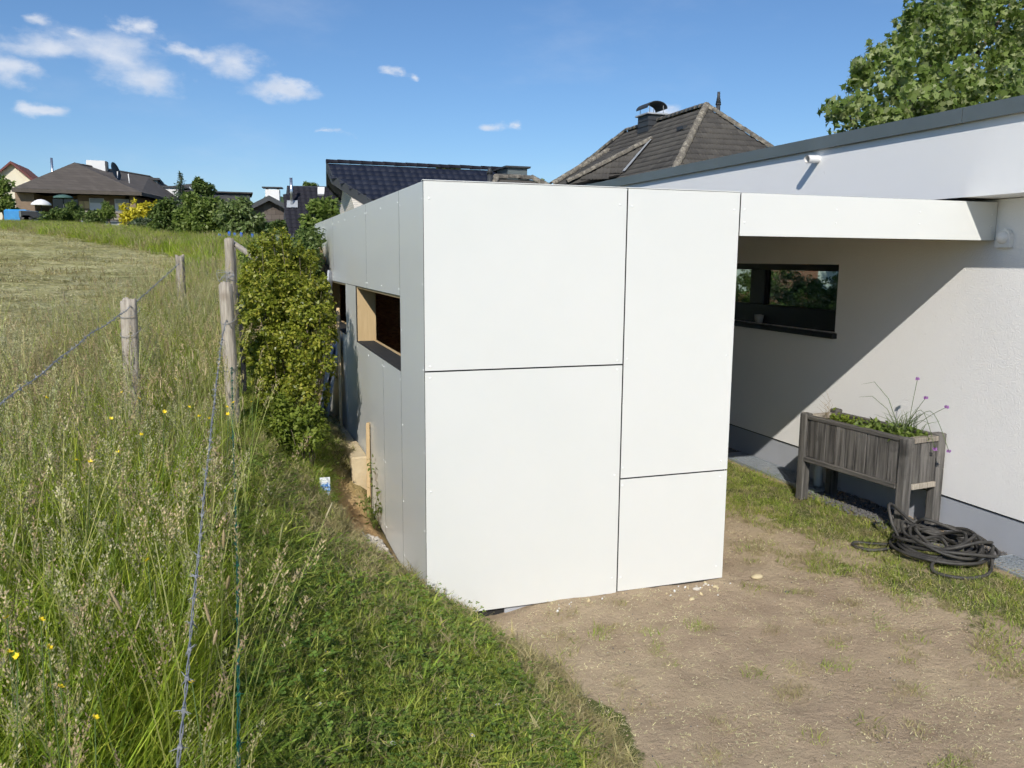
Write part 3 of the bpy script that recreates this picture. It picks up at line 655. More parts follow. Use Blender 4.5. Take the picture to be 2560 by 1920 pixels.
def barbed(name, pts, lab, mat, r=.0016, barb=True, step=.11, seed=0):
    R_ = random.Random(seed); path = catmull(pts, 6); L_ = [0]
    for i in range(1, len(path)): L_.append(L_[-1]+(path[i]-path[i-1]).length)
    tot = L_[-1]; nn = int(tot/.012); cen = []
    for i in range(nn+1):
        s_ = tot*i/nn; j = int(np.searchsorted(L_, s_, 'right'))-1; j = min(max(j, 0), len(path)-2)
        cen.append(path[j].lerp(path[j+1], (s_-L_[j])/max(1e-6, L_[j+1]-L_[j])))
    e = empty(name, cen[0], label=lab, cat='wire')
    for k in (0, pi):
        o_ = [c_+Vector((cos(i*.55+k), 0, sin(i*.55+k)))*r*1.25+Vector((0, 0, .004*sin(i*.11))) for i, c_ in enumerate(cen)]
        P(MB().tube(o_, r, 4), 'strand', M[mat], e)
    if barb:
        mb = MB(); s_ = .05
        while s_ < tot:
            c_ = cen[int(s_/tot*nn)]
            for q in range(4):
                d = Vector((R_.uniform(-1, 1), R_.uniform(-.5, .5), R_.uniform(-1, 1))).normalized(); mb.tube([c_-d*.004, c_+d*.017], [r*1.1, r*.3], 4)
            mb.tube([c_+Vector((0, -.006, 0)), c_+Vector((0, .006, 0))], r*2.6, 6); s_ += step*R_.uniform(.9, 1.1)
        P(mb, 'barbs', M[mat], e, kind='stuff')
    return e
barbed('barbed_wire', [(-.05, 6.14, 1.63), (-.073, 5.0, 1.585), (-.098, 3.0, 1.425), (-.112, 2.0, 1.30), (-.115, 1.45, 1.255), (-.12, .9, 1.25), (-.13, -1.2, 1.4)], 'galvanised barbed wire running from the leaning post towards the viewer', 'steel', r=.0017)
barbed('barbed_wire', [(-.63, 11.3, 1.98), (-.60, 5.6, 1.76), (-.645, 4.4, 1.70), (-.655, 3.4, 1.655), (-.66, 2.7, 1.63), (-.68, 1.2, 1.60), (-.7, -1.2, 1.66)], 'barbed wire slanting from the thick short post to the left edge', 'steel', r=.0015, seed=3)
barbed('green_wire', [(-.03, 6.1, 1.30), (-.03, 4.4, 1.13), (-.025, 3.0, 1.02), (-.03, 2.0, .95), (-.035, 1.2, .95), (-.04, -1, 1.0)], 'green plastic coated wire hanging in the tall grass below the barbed wire', 'green_wire', r=.0022, step=.2, seed=4)
tc_ = at(487, 596, 6.4); R_ = random.Random(9)
cp_ = [tc_+Vector((R_.uniform(-.07, .07), R_.uniform(-.06, .06), R_.uniform(-.05, .05))) for _ in range(26)]
MB().tube(catmull(cp_, 5), .002, 4).build('wire_tangle', M['steel'], label='loose tangle of grey wire above the leaning fence post', cat='wire')
# wire ties round the two nearer posts
for (c_, r_, lab) in ((Vector((-.04, 6.1, 1.63)), .052, 'upper twisted wire tie on the leaning grey post'), (Vector((-.038, 6.1, 1.30)), .054, 'lower twisted wire tie on the leaning grey post'), (Vector((pd_.x, 5.6, 1.72)), .06, 'upper wire tie on the thick short post'), (Vector((pd_.x, 5.6, 1.60)), .06, 'lower wire tie on the thick short post')):
    MB().tube([c_+Vector((r_*cos(a), r_*sin(a), .03*sin(a+.6))) for a in np.linspace(0, 6.3, 20)], .002, 4).build('wire_tie', M['steel'], label=lab, cat='wire', group='wire ties on posts')

# ================================================================ houses in the background
def wallmat(name, c1, c2, mortar, scale=1.0, bw=.24, bh=.075):
    m, t, b, o = mat_base(name); br = t.nodes.new('ShaderNodeTexBrick'); br.inputs['Scale'].default_value = scale
    br.inputs['Color1'].default_value = (*c1, 1); br.inputs['Color2'].default_value = (*c2, 1); br.inputs['Mortar'].default_value = (*mortar, 1)
    br.inputs['Brick Width'].default_value = bw; br.inputs['Row Height'].default_value = bh; br.inputs['Mortar Size'].default_value = .008
    tcn = t.nodes.new('ShaderNodeTexCoord'); sp_ = t.nodes.new('ShaderNodeSeparateXYZ'); t.links.new(tcn.outputs['Object'], sp_.inputs[0]); cbn = t.nodes.new('ShaderNodeCombineXYZ')
    t.links.new(nmath(t, 'ADD', sp_.outputs[0], sp_.outputs[1]), cbn.inputs[0]); t.links.new(sp_.outputs[2], cbn.inputs[1]); t.links.new(cbn.outputs[0], br.inputs['Vector'])
    c = nmix(t, nramp(t, nnoise(t, .8, 5, .6), [(.35, 0.0), (.8, .35)]), br.outputs[0], tuple(x*.7 for x in c1))
    t.links.new(c, b.inputs['Base Color']); b.inputs['Roughness'].default_value = .9; nbump(t, b, br.outputs['Fac'], -.4, .01); return m
M['brown_brick'] = wallmat('brown_brick', (.27, .19, .125), (.21, .145, .098), (.20, .16, .12))
M['red_brick'] = wallmat('red_brick', (.30, .10, .06), (.24, .08, .05), (.34, .28, .22))
M['white_brick'] = wallmat('white_brick', (.66, .62, .54), (.60, .56, .48), (.36, .34, .30))
M['shingle'] = wallmat('brown_shingle_roof', (.085, .072, .060), (.112, .095, .080), (.045, .038, .033), bw=.55, bh=.28)
M['slate'] = wallmat('brown_slate_gable', (.085, .066, .055), (.17, .145, .125), (.045, .035, .03), bw=.5, bh=.3)
M['cream'] = simple('cream_render', (.72, .66, .52), (.68, .62, .48), 1, .9); M['bwhite'] = simple('white_house_paint', (.74, .74, .73), (.68, .68, .67), 1, .9)
M['grey_render'] = simple('grey_render', (.36, .38, .42), (.31, .33, .36), 1, .9)
M['red_trim'] = simple('red_verge_board', (.15, .035, .03), (.12, .03, .025), 2, .6); M['dark_trim'] = simple('dark_verge_board', (.03, .033, .038), (.045, .05, .055), 2, .6)
M['red_tile'] = simple('red_roof_tile', (.33, .10, .055), (.27, .085, .05), 3, .8)
M['dark_roof'] = wallmat('dark_far_roof', (.05, .045, .045), (.065, .06, .056), (.025, .022, .022), bw=.4, bh=.3)
m, t, b, o = mat_base('blue_black_glazed_tile'); M['blue_tile'] = m
g_ = t.nodes.new('ShaderNodeNewGeometry'); t.links.new(nramp(t, g_.outputs['Random Per Island'], [(0, (.008, .012, .026)), (1, (.016, .021, .038))]), b.inputs['Base Color']); b.inputs['Roughness'].default_value = .6; b.inputs['Specular IOR Level'].default_value = .2
M['black_tile'] = simple('anthracite_tile', (.016, .016, .023), (.024, .024, .032), 2, .75, spec=.2)
m, t, b, o = mat_base('weathered_concrete_tile'); M['old_tile'] = m
oi = t.nodes.new('ShaderNodeObjectInfo'); g_ = t.nodes.new('ShaderNodeNewGeometry')
base_ = nramp(t, nmath(t, 'FRACT', nmath(t, 'ADD', oi.outputs['Random'], g_.outputs['Random Per Island'])), [(0, (.046, .043, .040)), (.6, (.066, .061, .055)), (1, (.082, .076, .067))])
wn = nnoise(t, .55, 6, .7, vec=g_.outputs['Position']); base_ = nmix(t, nramp(t, wn, [(.42, 0.0), (.72, .6)]), base_, (.10, .092, .078))
base_ = nmix(t, nramp(t, nnoise(t, 9, 5, .7, vec=g_.outputs['Position']), [(.60, 0.0), (.72, .7)]), base_, (.17, .157, .125))
t.links.new(base_, b.inputs['Base Color']); b.inputs['Roughness'].default_value = .9
m, t, b, o = mat_base('lichen_ridge_tile'); M['ridge'] = m
g_ = t.nodes.new('ShaderNodeNewGeometry')
t.links.new(nramp(t, nnoise(t, 6, 6, .75, vec=g_.outputs['Position']), [(.32, (.07, .062, .054)), (.5, (.16, .145, .12)), (.66, (.34, .31, .25))]), b.inputs['Base Color']); b.inputs['Roughness'].default_value = .95
M['lead'] = simple('lead_valley', (.40, .42, .44), (.3, .32, .34), 3, .5)

def tile_shape(w_, h_, amp=.028, segs=8, waves=2, thick=.03):
    """one roof tile: x across, y up the slope, z out of the roof"""
    vs = []; fs = []
    for k in range(segs+1):
        u = k/segs; z = amp*.5*(1-cos(2*pi*waves*u))
        vs += [(u*w_, -.02, z+thick), (u*w_, h_*1.03, z*.9+.004), (u*w_, -.02, z+.0)]
    for k in range(segs):
        a = k*3; fs += [(a, a+3, a+4, a+1), (a+2, a+5, a+3, a)]
    return np.array(vs), np.array(fs)
def tile_face(parent, O, u, v, poly, w_, h_, mat, limit=0, amp=.028, waves=2, segs=8, thick=.03):
    """covers a roof face with courses of tiles; the nearest `limit` are parts of their own, the rest one part"""
    O, u, v = Vector(O), Vector(u).normalized(), Vector(v).normalized(); nrm = u.cross(v)
    if nrm.z < 0: O, u, nrm = O, u, -nrm
    pts = [((Vector(p)-O).dot(u), (Vector(p)-O).dot(v)) for p in poly]
    def inside(x, y):
        c_ = False
        for i in range(len(pts)):
            (x1, y1), (x2, y2) = pts[i], pts[i-1]
            if (y1 > y) != (y2 > y) and x < (x2-x1)*(y-y1)/(y2-y1)+x1: c_ = not c_
        return c_
    us = [p[0] for p in pts]; vs_ = [p[1] for p in pts]; cells = []
    for j in range(int(math.floor(min(vs_)/h_)), int(math.ceil(max(vs_)/h_))):
        for i in range(int(math.floor(min(us)/w_)), int(math.ceil(max(us)/w_))):
            if inside((i+.5)*w_, (j+.45)*h_): cells.append((i, j))
    SV, SF = tile_shape(w_*1.0, h_, amp, segs, waves, thick)
    if u.cross(v).dot(nrm) < 0: SF = SF[:, ::-1]
    B = np.array([list(u), list(v), list(nrm)])
    TV = SV @ B
    org = [O+u*(i*w_)+v*(j*h_) for (i, j) in cells]
    order = sorted(range(len(org)), key=lambda k: (org[k]-CAM).length)
    big, rest = order[:limit], order[limit:]
    if big:
        me = np_mesh('tile', TV, SF); me.materials.append(M[mat])
        off = Vector(parent.location)
        for k in big: link('tile', me, None, parent, org[k]+nrm*random.uniform(0, .006)-off)
    if rest:
        V = np.concatenate([TV+np.array(org[k]) for k in rest]); Fc = np.concatenate([SF+len(SV)*i for i in range(len(rest))])
        o_ = link('roof_tiles', np_mesh('roof_tiles', V, Fc), M[mat], parent, kind='stuff'); o_.location = -Vector(parent.location)
def ridge_row(parent, a, b_, mat='ridge', r=.11, ln=.36):
    a, b_ = Vector(a), Vector(b_); n = max(1, int((b_-a).length/ln)); d = (b_-a)/n; off = Vector(parent.location)
    ax = d.normalized(); side_ = ax.cross(Vector((0, 0, 1))).normalized(); up_ = side_.cross(ax)
    mb = MB(); seg = 7; vs = []
    for (s_, rr) in ((-.03, r*1.12), (d.length*1.0, r)):
        for k in range(seg):
            g = pi*(-.12+1.24*k/(seg-1)); vs.append(ax*s_+side_*rr*cos(g)+up_*rr*sin(g)*.85)
    mb.add(vs, [(k, k+1, seg+k+1, seg+k) for k in range(seg-1)], True); mb.f.append(tuple(range(seg))); mb.sm.append(False)
    me = mb.mesh('ridge_tile'); me.materials.append(M[mat])
    for i in range(n): link('ridge_tile', me, None, parent, a+d*i+Vector((random.uniform(-.012, .012), random.uniform(-.012, .012), random.uniform(0, .015)))-off)
def slab(parent, pts, th, mat, name='roof'):
    n_ = (Vector(pts[1])-Vector(pts[0])).cross(Vector(pts[2])-Vector(pts[0])).normalized(); n_ = n_ if n_.z > 0 else -n_
    return P(MB().prism(pts, -n_*th), name, M[mat], parent)

# --- old hip-roofed brick house behind the white house
R1 = at(1525, 231, 30.0); R2 = at(1325, 294, 30.0*1.24); R2.x = R1.x; R2.z = R1.z
wH, eH = 5.2, 5.0
hh = empty('hip_roof_house', (R1.x, 33, 0), label='brick house with weathered dark hip roof and chimney cowl behind the white house', cat='house')
E1, E2, E3, E4 = Vector((R1.x-wH, R1.y-wH, R1.z-eH)), Vector((R1.x+wH, R1.y-wH, R1.z-eH)), Vector((R1.x+wH, R2.y+wH, R1.z-eH)), Vector((R1.x-wH, R2.y+wH, R1.z-eH))
for pts in ((E1, E2, R1), (E4, E1, R1, R2), (E2, E3, R2, R1), (E3, E4, R2)): slab(hh, pts, .12, 'old_tile')
up_w = (R1-Vector((R1.x-wH, R1.y, R1.z-eH))).normalized(); up_s = (R1-Vector((R1.x, R1.y-wH, R1.z-eH))).normalized()
tile_face(hh, E1, (1, 0, 0), up_s, [E1, E2, R1], .30, .34, 'old_tile', 120)
tile_face(hh, E1, (0, 1, 0), up_w, [E1, E4, R2, R1], .30, .34, 'old_tile', 180)
for (a, b_) in ((R1, E1), (R1, E2), (R1, R2), (R2, E4)): ridge_row(hh, a+Vector((0, 0, .06)), b_+Vector((0, 0, .06)), r=.13)
# wing roof with flatter pitch
nW = Vector((0, 1, 0)).cross(up_w).normalized(); nW = nW if nW.z > 0 else -nW
T1 = onplane(1406, 307, R1, nW); T2 = onplane(1312, 331, R1, nW); V1 = onplane(1348, 375, R1, nW)
N1 = atx(1225, 399, T1.x-3.6); N2 = atx(1190, 404, T1.x-3.6-.2)
slab(hh, [T1+nW*.05, T2+nW*.05, N2, N1], .12, 'old_tile', 'wing_roof'); slab(hh, [T1+nW*.05, N1, V1], .1, 'old_tile', 'wing_roof')
ridge_row(hh, T1+Vector((0, 0, .12)), N1+Vector((0, 0, .1)), r=.13); ridge_row(hh, T2+Vector((0, 0, .12)), N2+Vector((0, 0, .1)), r=.12)
wu = (T2-T1).normalized(); wn_ = (T2-T1).cross(N1-T1).normalized(); wn_ = wn_ if wn_.z > 0 else -wn_; wv = wn_.cross(wu); wv = wv if wv.z > 0 else -wv
tile_face(hh, N1+wn_*.03, wu, wv, [T1, T2, N2, N1], .30, .34, 'old_tile', 0)
sn = (N1-T1).cross(V1-T1).normalized(); sn = sn if sn.z > 0 else -sn; su = sn.cross(Vector((0, 0, 1))).normalized(); sv = sn.cross(su); sv = sv if sv.z > 0 else -sv
tile_face(hh, V1+sn*.03, su, sv, [T1, N1, V1], .30, .34, 'old_tile', 0)
P(MB().prism([T1+nW*.12+(V1-T1)*.02, V1+nW*.12, V1+nW*.12+Vector((0, -.25, 0)), T1+nW*.12+Vector((0, -.2, 0))], (0, 0, .02)), 'valley_flashing', M['lead'], hh)
P(MB().box((R1.x-wH+.6, R1.y-wH+.6, -.3), (R1.x+wH-.6, R2.y+wH-.6, R1.z-eH-.05)), 'wall', M['red_brick'], hh)
P(MB().box((R1.x-wH+.02, R1.y-wH+.02, R1.z-eH-.14), (R1.x+wH-.02, R2.y+wH-.02, R1.z-eH-.02)), 'eaves', M['dark_trim'], hh)
wv0 = R1.y-wH+.6
for (xa, xb) in ((R1.x-2.6, R1.x-.7), (R1.x+2.2, R1.x+3.6)):
    wd = empty('window', (0, 0, 0)); wd.parent = hh; wd.location = -Vector(hh.location)
    P(MB().box((xa, wv0-.04, 1.0), (xb, wv0+.05, 2.6)), 'frame', M['bwhite'], wd)
    for i in range(24): P(MB().bbox((xa+.06, wv0-.075, 1.08+i*.06), (xb-.06, wv0-.045, 1.135+i*.06), .006), 'shutter_slat', M['bwhite'], wd)
# chimney with curved cowl
ck = at(1389, 262, 34.2)
ch = empty('chimney', (0, 0, 0)); ch.parent = hh; ch.location = -Vector(hh.location)
cz = R1.z; cx = R1.x-.1
P(MB().box((cx-.42, 33.9, cz-1.2), (cx+.42, 34.9, cz+.30)), 'stack', M['dark_trim'], ch)
for i in range(5): P(MB().box((cx-.44, 33.88, cz-.9+i*.24), (cx+.44, 34.92, cz-.89+i*.24)), 'slate_course', M['black_tile'], ch)
P(MB().bbox((cx-.52, 33.8, cz+.31), (cx+.52, 35.0, cz+.38), .01), 'cap', M['lead'], ch)
for (dx, dy) in ((-.34, 33.95), (.34, 33.95), (-.34, 34.85), (.34, 34.85)): P(MB().tube([(cx+dx, dy, cz+.38), (cx+dx, dy, cz+.72)], .015, 6), 'cowl_leg', M['steel'], ch)
arcp = [(cx+.50*cos(a), 33.85, cz+.60+.30*sin(a)) for a in np.linspace(pi, 0, 13)]
mb = MB(); n = len(arcp); mb.add([p for p in arcp]+[(p[0], 34.95, p[2]) for p in arcp]+[(cx+(p[0]-cx)*.97, 33.85, p[2]-.02) for p in arcp]+[(cx+(p[0]-cx)*.97, 34.95, p[2]-.02) for p in arcp],
       [(i, i+1, n+i+1, n+i) for i in range(n-1)]+[(2*n+i, 3*n+i, 3*n+i+1, 2*n+i+1) for i in range(n-1)]+[(i, 2*n+i, 2*n+i+1, i+1) for i in range(n-1)]+[(n+i, n+i+1, 3*n+i+1, 3*n+i) for i in range(n-1)])
P(mb, 'cowl', M['dark_trim'], ch)
# flue, roof vent
fp = at(1551, 240, 31.5); P(MB().tube([(fp.x, 31.5, R1.z-1.5), (fp.x, 31.5, fp.z+.25)], .09, 12).tube([(fp.x, 31.5, fp.z+.25), (fp.x, 31.5, fp.z+.30)], .115, 12).tube([(fp.x, 31.5, fp.z+.30), (fp.x, 31.5, fp.z+.62), (fp.x, 31.5, fp.z+.78)], [.11, .06, .06], 12), 'flue', M['dark_trim'], hh)
vt = onplane(1474, 281, R1, nW); P(MB().box((vt.x-.12, vt.y-.25, vt.z), (vt.x+.1, vt.y+.25, vt.z+.14)), 'roof_vent', M['dark_trim'], hh)

# --- house with blue-black tiles and white brick gable
GYr = 30.0; Pk = at(706, 353, GYr); pit_ = radians(33); nG = Vector((0, -sin(pit_), cos(pit_)))
Kk = onplane(717, 381, Pk, nG); Ek = onplane(800, 434, Pk, nG); dE = (Ek-Kk); Ev = Kk+dE*2.6
XR = at(1074, 371, GYr).x+1.0
gh = empty('dark_tiled_house', (Pk.x, GYr, 1), label='house with glossy blue-black tiled roof and white brick gable behind the shed', cat='house')
top_r = Vector((XR, GYr, Pk.z)); bot_r = Vector((XR, Ev.y, Ev.z))
slab(gh, [Pk, Kk, Ev, bot_r, top_r], .18, 'dark_trim')
tile_face(gh, Vector((Ev.x, Ev.y, Ev.z))+nG*.02, (1, 0, 0), (0, cos(pit_), sin(pit_)), [Pk, Kk, Ev, bot_r, top_r], .26, .33, 'blue_tile', 0, amp=.022, waves=1, segs=6, thick=.014)
ridge_row(gh, Pk+Vector((0, 0, .05)), top_r+Vector((0, 0, .05)), 'black_tile', r=.1, ln=.4)
bk = lambda p: Vector((p.x, 2*GYr-p.y, p.z)); slab(gh, [Pk, bk(Kk), bk(Ev), bk(bot_r), top_r], .18, 'dark_trim')
# verge boards
for (a, b_) in ((Pk, Kk), (Kk, Ev), (Pk, bk(Kk)), (bk(Kk), bk(Ev))):
    d = (b_-a); P(MB().prism([a+Vector((-.03, 0, .06)), b_+Vector((-.03, 0, .06)), b_+Vector((-.03, 0, -.24)), a+Vector((-.03, 0, -.24))], (.05, 0, 0)), 'verge_board', M['dark_trim'], gh)
XG = Kk.x+.55; hw = GYr-Ev.y-.6; zE = Pk.z-.25-hw*math.tan(pit_)
P(MB().prism([(XG, GYr-hw, -.2), (XG, GYr+hw, -.2), (XG, GYr+hw, zE), (XG, GYr, Pk.z-.3), (XG, GYr-hw, zE)], (XR-XG-.3, 0, 0)), 'wall', M['white_brick'], gh)
P(MB().bbox((XG-.35, GYr+.2, Pk.z-2.3), (XG-.02, GYr+1.7, Pk.z-1.9), .02), 'boxed_soffit', M['bwhite'], gh)
wd = empty('window', (0, 0, 0)); wd.parent = gh; wd.location = -Vector(gh.location)
P(MB().box((XG-.03, GYr-.2, Pk.z-3.9), (XG+.05, GYr+1.3, Pk.z-2.5)), 'frame', M['bwhite'], wd); P(MB().box((XG-.04, GYr-.05, Pk.z-3.75), (XG-.031, GYr+1.15, Pk.z-2.65)), 'pane', M['dglass'], wd)
d0, d1_ = at(1078, 368, GYr-.5), at(1119, 385, GYr-.5)
P(MB().box((d0.x, GYr-1.5, d1_.z-.6), (d1_.x, GYr+1.5, d0.z)), 'roof_box', M['coping'], gh); P(MB().box((d0.x-.1, GYr-1.6, d0.z), (d1_.x+.1, GYr+1.6, d0.z+.06)), 'roof_box_cap', M['dark_trim'], gh)

# --- low hipped roof just above the shed's top edge
lr0, lr1 = at(1072, 386, 24), at(1150, 389, 24); le = at(1195, 402, 23)
lh = empty('low_roof_house', (lr0.x, 24, 0), label='low brown tiled roof with a metal flue peeping over the shed', cat='house')
zz = lr0.z; yq = 3.0; dz = 1.9
A_, B_, C_, D_ = Vector((lr0.x-1.6, 24-yq, zz-dz)), Vector((lr1.x+2.6, 24-yq, zz-dz)), Vector((lr1.x+2.6, 24+yq, zz-dz)), Vector((lr0.x-1.6, 24+yq, zz-dz)); ra, rb = Vector((lr0.x, 24, zz)), Vector((lr1.x, 24, zz))
for pts in ((A_, B_, rb, ra), (B_, C_, rb), (C_, D_, ra, rb), (D_, A_, ra)): slab(lh, pts, .12, 'old_tile')
tile_face(lh, A_, (1, 0, 0), (ra-Vector((ra.x, A_.y, A_.z))), [A_, B_, rb, ra], .3, .34, 'old_tile', 0)
for (a, b_) in ((ra, rb), (rb, B_), (ra, A_)): ridge_row(lh, a+Vector((0, 0, .05)), b_+Vector((0, 0, .05)), r=.1)
P(MB().box((A_.x+.4, A_.y+.4, -.2), (C_.x-.4, C_.y-.4, zz-dz)), 'wall', M['red_brick'], lh)
fl_ = at(1058, 362, 23.6); P(MB().tube([(fl_.x, 23.6, zz-.9), (fl_.x, 23.6, fl_.z-.18)], .075, 10).tube([(fl_.x, 23.6, fl_.z-.18), (fl_.x, 23.6, fl_.z)], [.10, .04], 10), 'flue', M['dark_trim'], lh)

# --- steep dark tiled roof with steel flue
a, b_, c_, d_ = at(620, 401, 46), at(735, 403, 46), at(735, 512, 42.5), at(608, 512, 42.5)
fh = empty('steep_roof_house', (a.x, 44, 2), label='house with steep dark tiled roof and shiny steel flue', cat='house')
slab(fh, [a, b_, c_, d_], .2, 'dark_trim'); fn = (b_-a).cross(d_-a).normalized(); fn = -fn if fn.y > 0 else fn
fv = (a-d_); fv = (fv-Vector((1, 0, 0))*fv.x).normalized()
tile_face(fh, d_+fn*.02, (1, 0, 0), fv, [a, b_, c_, d_], .30, .36, 'black_tile', 300, amp=.04, waves=1, segs=6, thick=.03)
P(MB().box((d_.x+1.6, 46.1, -.2), (c_.x, 52, a.z-.5)), 'wall', M['bwhite'], fh)
slab(fh, [a, b_, b_+Vector((0, 7, -4)), a+Vector((0, 7, -4))], .2, 'dark_trim')
s0 = onplane(630, 441, a, fn)+fn*.3; s1 = at(626, 384, s0.y)
P(MB().tube([s0-Vector((0, 0, .3)), Vector((s0.x, s0.y, s1.z))], .075, 12), 'flue', M['chrome'], fh)
P(MB().prism([onplane(620, 437, a, fn)+fn*.1, onplane(643, 437, a, fn)+fn*.1, onplane(643, 452, a, fn)+fn*.1, onplane(619, 452, a, fn)+fn*.1], fn*.02), 'flashing', M['lead'], fh)
P(MB().prism([onplane(686, 409, a, fn)+fn*.05, onplane(701, 409, a, fn)+fn*.05, onplane(700, 424, a, fn)+fn*.05, onplane(686, 424, a, fn)+fn*.05], fn*.1), 'skylight', M['bwhite'], fh)

# --- generic gabled house facing the viewer
def gable_house(name, lab, apex, half, eave_drop, depth, wall_h, wmat, rmat, trim, over=.4, ang=0, gmat=None):
    A = Vector(apex); e = empty(name, (A.x, A.y, A.z-eave_drop-wall_h), ang, label=lab, cat='house')
    z = wall_h+eave_drop; ln = sqrt(half**2+eave_drop**2); s_ = (half+over)/half
    MB().prism([(-half, 0, -1.5), (half, 0, -1.5), (half, 0, wall_h), (0, 0, z-.15), (-half, 0, wall_h)], (0, depth, 0)).build('wall', M[wmat], e)
    for sg in (-1, 1):
        MB().prism([(0, -over, z), (0, depth+over, z), (sg*half*s_, depth+over, z-eave_drop*s_), (sg*half*s_, -over, z-eave_drop*s_)], (0, 0, -.2)).build('roof', M[rmat], e)
        MB().prism([(0, -over-.06, z+.02), (sg*half*s_, -over-.06, z-eave_drop*s_+.02), (sg*half*s_, -over-.06, z-eave_drop*s_-.3), (0, -over-.06, z-.3)], (0, .05, 0)).build('verge_board', M[trim], e)
    if gmat: MB().prism([(-half*.98, -.06, wall_h+.05), (half*.98, -.06, wall_h+.05), (0, -.06, z-.25)], (0, .05, 0)).build('gable_cladding', M[gmat], e)
    return e
def win_on(e, x0, z0, x1, z1, pm='dglass', fm='bwhite'):
    f = empty('window'); f.parent = e
    MB().box((x0, -.10, z0), (x1, -.02, z1)).build('frame', M[fm], f); MB().box((x0+.08, -.115, z0+.08), (x1-.08, -.102, z1-.08)).build('pane', M[pm], f)
# slate gable house
ap = at(583, 424, 56); sg = gable_house('slate_gable_house', 'grey house with brown slate-hung gable and white chimney', ap, 3.4, 1.75, 8, 2.4, 'grey_render', 'dark_roof', 'dark_trim', over=.5, ang=radians(-8), gmat='slate')
MB().box((-.5, 2.2, 4.0), (.4, 3.0, 4.75)).build('chimney', M['bwhite'], sg); MB().box((-.7, 2.1, 4.85), (.6, 3.1, 4.92)).box((-.45, 2.25, 4.74), (-.35, 2.35, 4.86)).box((.25, 2.25, 4.74), (.35, 2.35, 4.86)).box((-.45, 2.85, 4.74), (-.35, 2.95, 4.86)).box((.25, 2.85, 4.74), (.35, 2.95, 4.86)).build('chimney_cap', M['dark_trim'], sg)
MB().prism([(-3.6, -1.5, 1.0), (3.9, -1.5, 1.0), (3.9, -.05, 2.6), (-3.6, -.05, 2.6)], (0, 0, -.12)).build('lean_to_roof', M['dark_roof'], sg)
# red-trimmed cream house
rt = gable_house('red_trim_house', 'cream house with red verge boards at the left edge', at(25, 349, 128), 4.6, 4.2, 9, 3.5, 'cream', 'red_tile', 'red_trim', over=.6)
zq = 3.5; win_on(rt, -3.2, zq+.35, -1.7, zq+1.6); win_on(rt, 1.4, zq+.35, 3.0, zq+1.6)
MB().tube([(4.4, 2, 3), (4.4, 2, 8.6)], .16, 8).build('flue', M['chrome'], rt); MB().box((-9, 1, 1.0), (5.5, 8, 3.2)).build('low_roof', M['dark_roof'], rt)
# white gable houses in the distance
wg = gable_house('white_gable_house', 'distant white gabled house right of the brown bungalow', at(347, 399, 118), 4.5, 2.3, 9, 3, 'bwhite', 'dark_roof', 'dark_trim')
wg2 = gable_house('white_gable_house', 'distant white gable half hidden behind the round tree', at(418, 396, 112), 4.2, 3.0, 9, 3, 'bwhite', 'dark_roof', 'bwhite', ang=.5)
fb = at(298, 388, 105); e = empty('flat_dormer_house', (fb.x, 105, fb.z-4), label='dark house with flat dormer just right of the satellite dish', cat='house')
MB().box((-3.5, 0, 0), (2.0, 6, 4.0)).build('wall', M['coping'], e); MB().box((-3.8, -.3, 4.0), (2.3, 6.3, 4.25)).build('roof', M['dark_trim'], e); MB().box((2.4, 0, 0), (4.2, 5, 3.2)).build('chimney', M['bwhite'], e); MB().box((2.2, -.2, 3.2), (5.4, 5.2, 3.4)).build('chimney_cap', M['dark_trim'], e)
fb = at(455, 416, 100); e = empty('dark_dormer_house', (fb.x, 100, fb.z-4), label='dark flat-topped house beyond the large shrubs', cat='house')
MB().box((-3, 0, 0), (4.2, 6, 4.0)).build('wall', M['dark_trim'], e); MB().box((-3.3, -.3, 4.0), (4.5, 6.3, 4.15)).build('roof', M['dark_roof'], e); MB().prism([(-1, -.1, .4), (2.6, -.1, .4), (2.6, -.1, 1.3), (.6, -.1, 2.2)], (0, .08, 0)).build('gable', M['bwhite'], e)
ap = at(522, 424, 92); gable_house('brown_ridge_house', 'distant brown roof between the shrubs and the slate gable', ap, 5.0, 2.4, 8, 3, 'grey_render', 'dark_roof', 'dark_trim', ang=.9)

# --- brown bungalow at the top of the field
YA_ = 90.0
el_, er_ = at(25, 409, YA_), at(306, 413, YA_); ridge = at(162, 352, YA_+7)
bw = empty('brown_bungalow', ((el_.x+er_.x)/2, YA_, 4.6), label='brown brick bungalow with big hip roof at the top of the field', cat='house')
ze = (el_.z+er_.z)/2; xl, xr = el_.x, er_.x; rp = Vector((ridge.x, YA_+6.5, ridge.z)); rq = Vector((ridge.x+6.3, YA_+16, ridge.z-.2))
fl1, fr1, br1_, bl1 = Vector((xl, YA_, ze)), Vector((xr, YA_, ze)), Vector((xr+5.2, YA_+22, ze)), Vector((xl+4, YA_+22, ze))
for pts in ((fl1, fr1, rp), (fr1, br1_, rq, rp), (br1_, bl1, rq), (bl1, fl1, rp, rq)): slab(bw, pts, .15, 'shingle')
fas = .32
for (a, b_) in ((fl1, fr1), (fr1, br1_), (bl1, fl1)):
    P(MB().prism([a+Vector((0, 0, -.02)), b_+Vector((0, 0, -.02)), b_+Vector((0, 0, -fas)), a+Vector((0, 0, -fas))], (0, .15, 0)), 'eaves_board', M['shingle'], bw)
zb0 = 3.6; zs = ze-fas+.02
def bx(name, x0, x1, z0, z1, y0, y1, mat, par=None):
    return P(MB().box((x0, YA_+y0, z0), (x1, YA_+y1, z1)), name, M[mat], par or bw)
X_ = lambda crop: at(crop/5.027/K, 480, YA_+1.2).x          # survey crop column -> world x on the facade
Z_ = lambda crop: at(200, (380+crop/5.027)/K, YA_+1.2).z
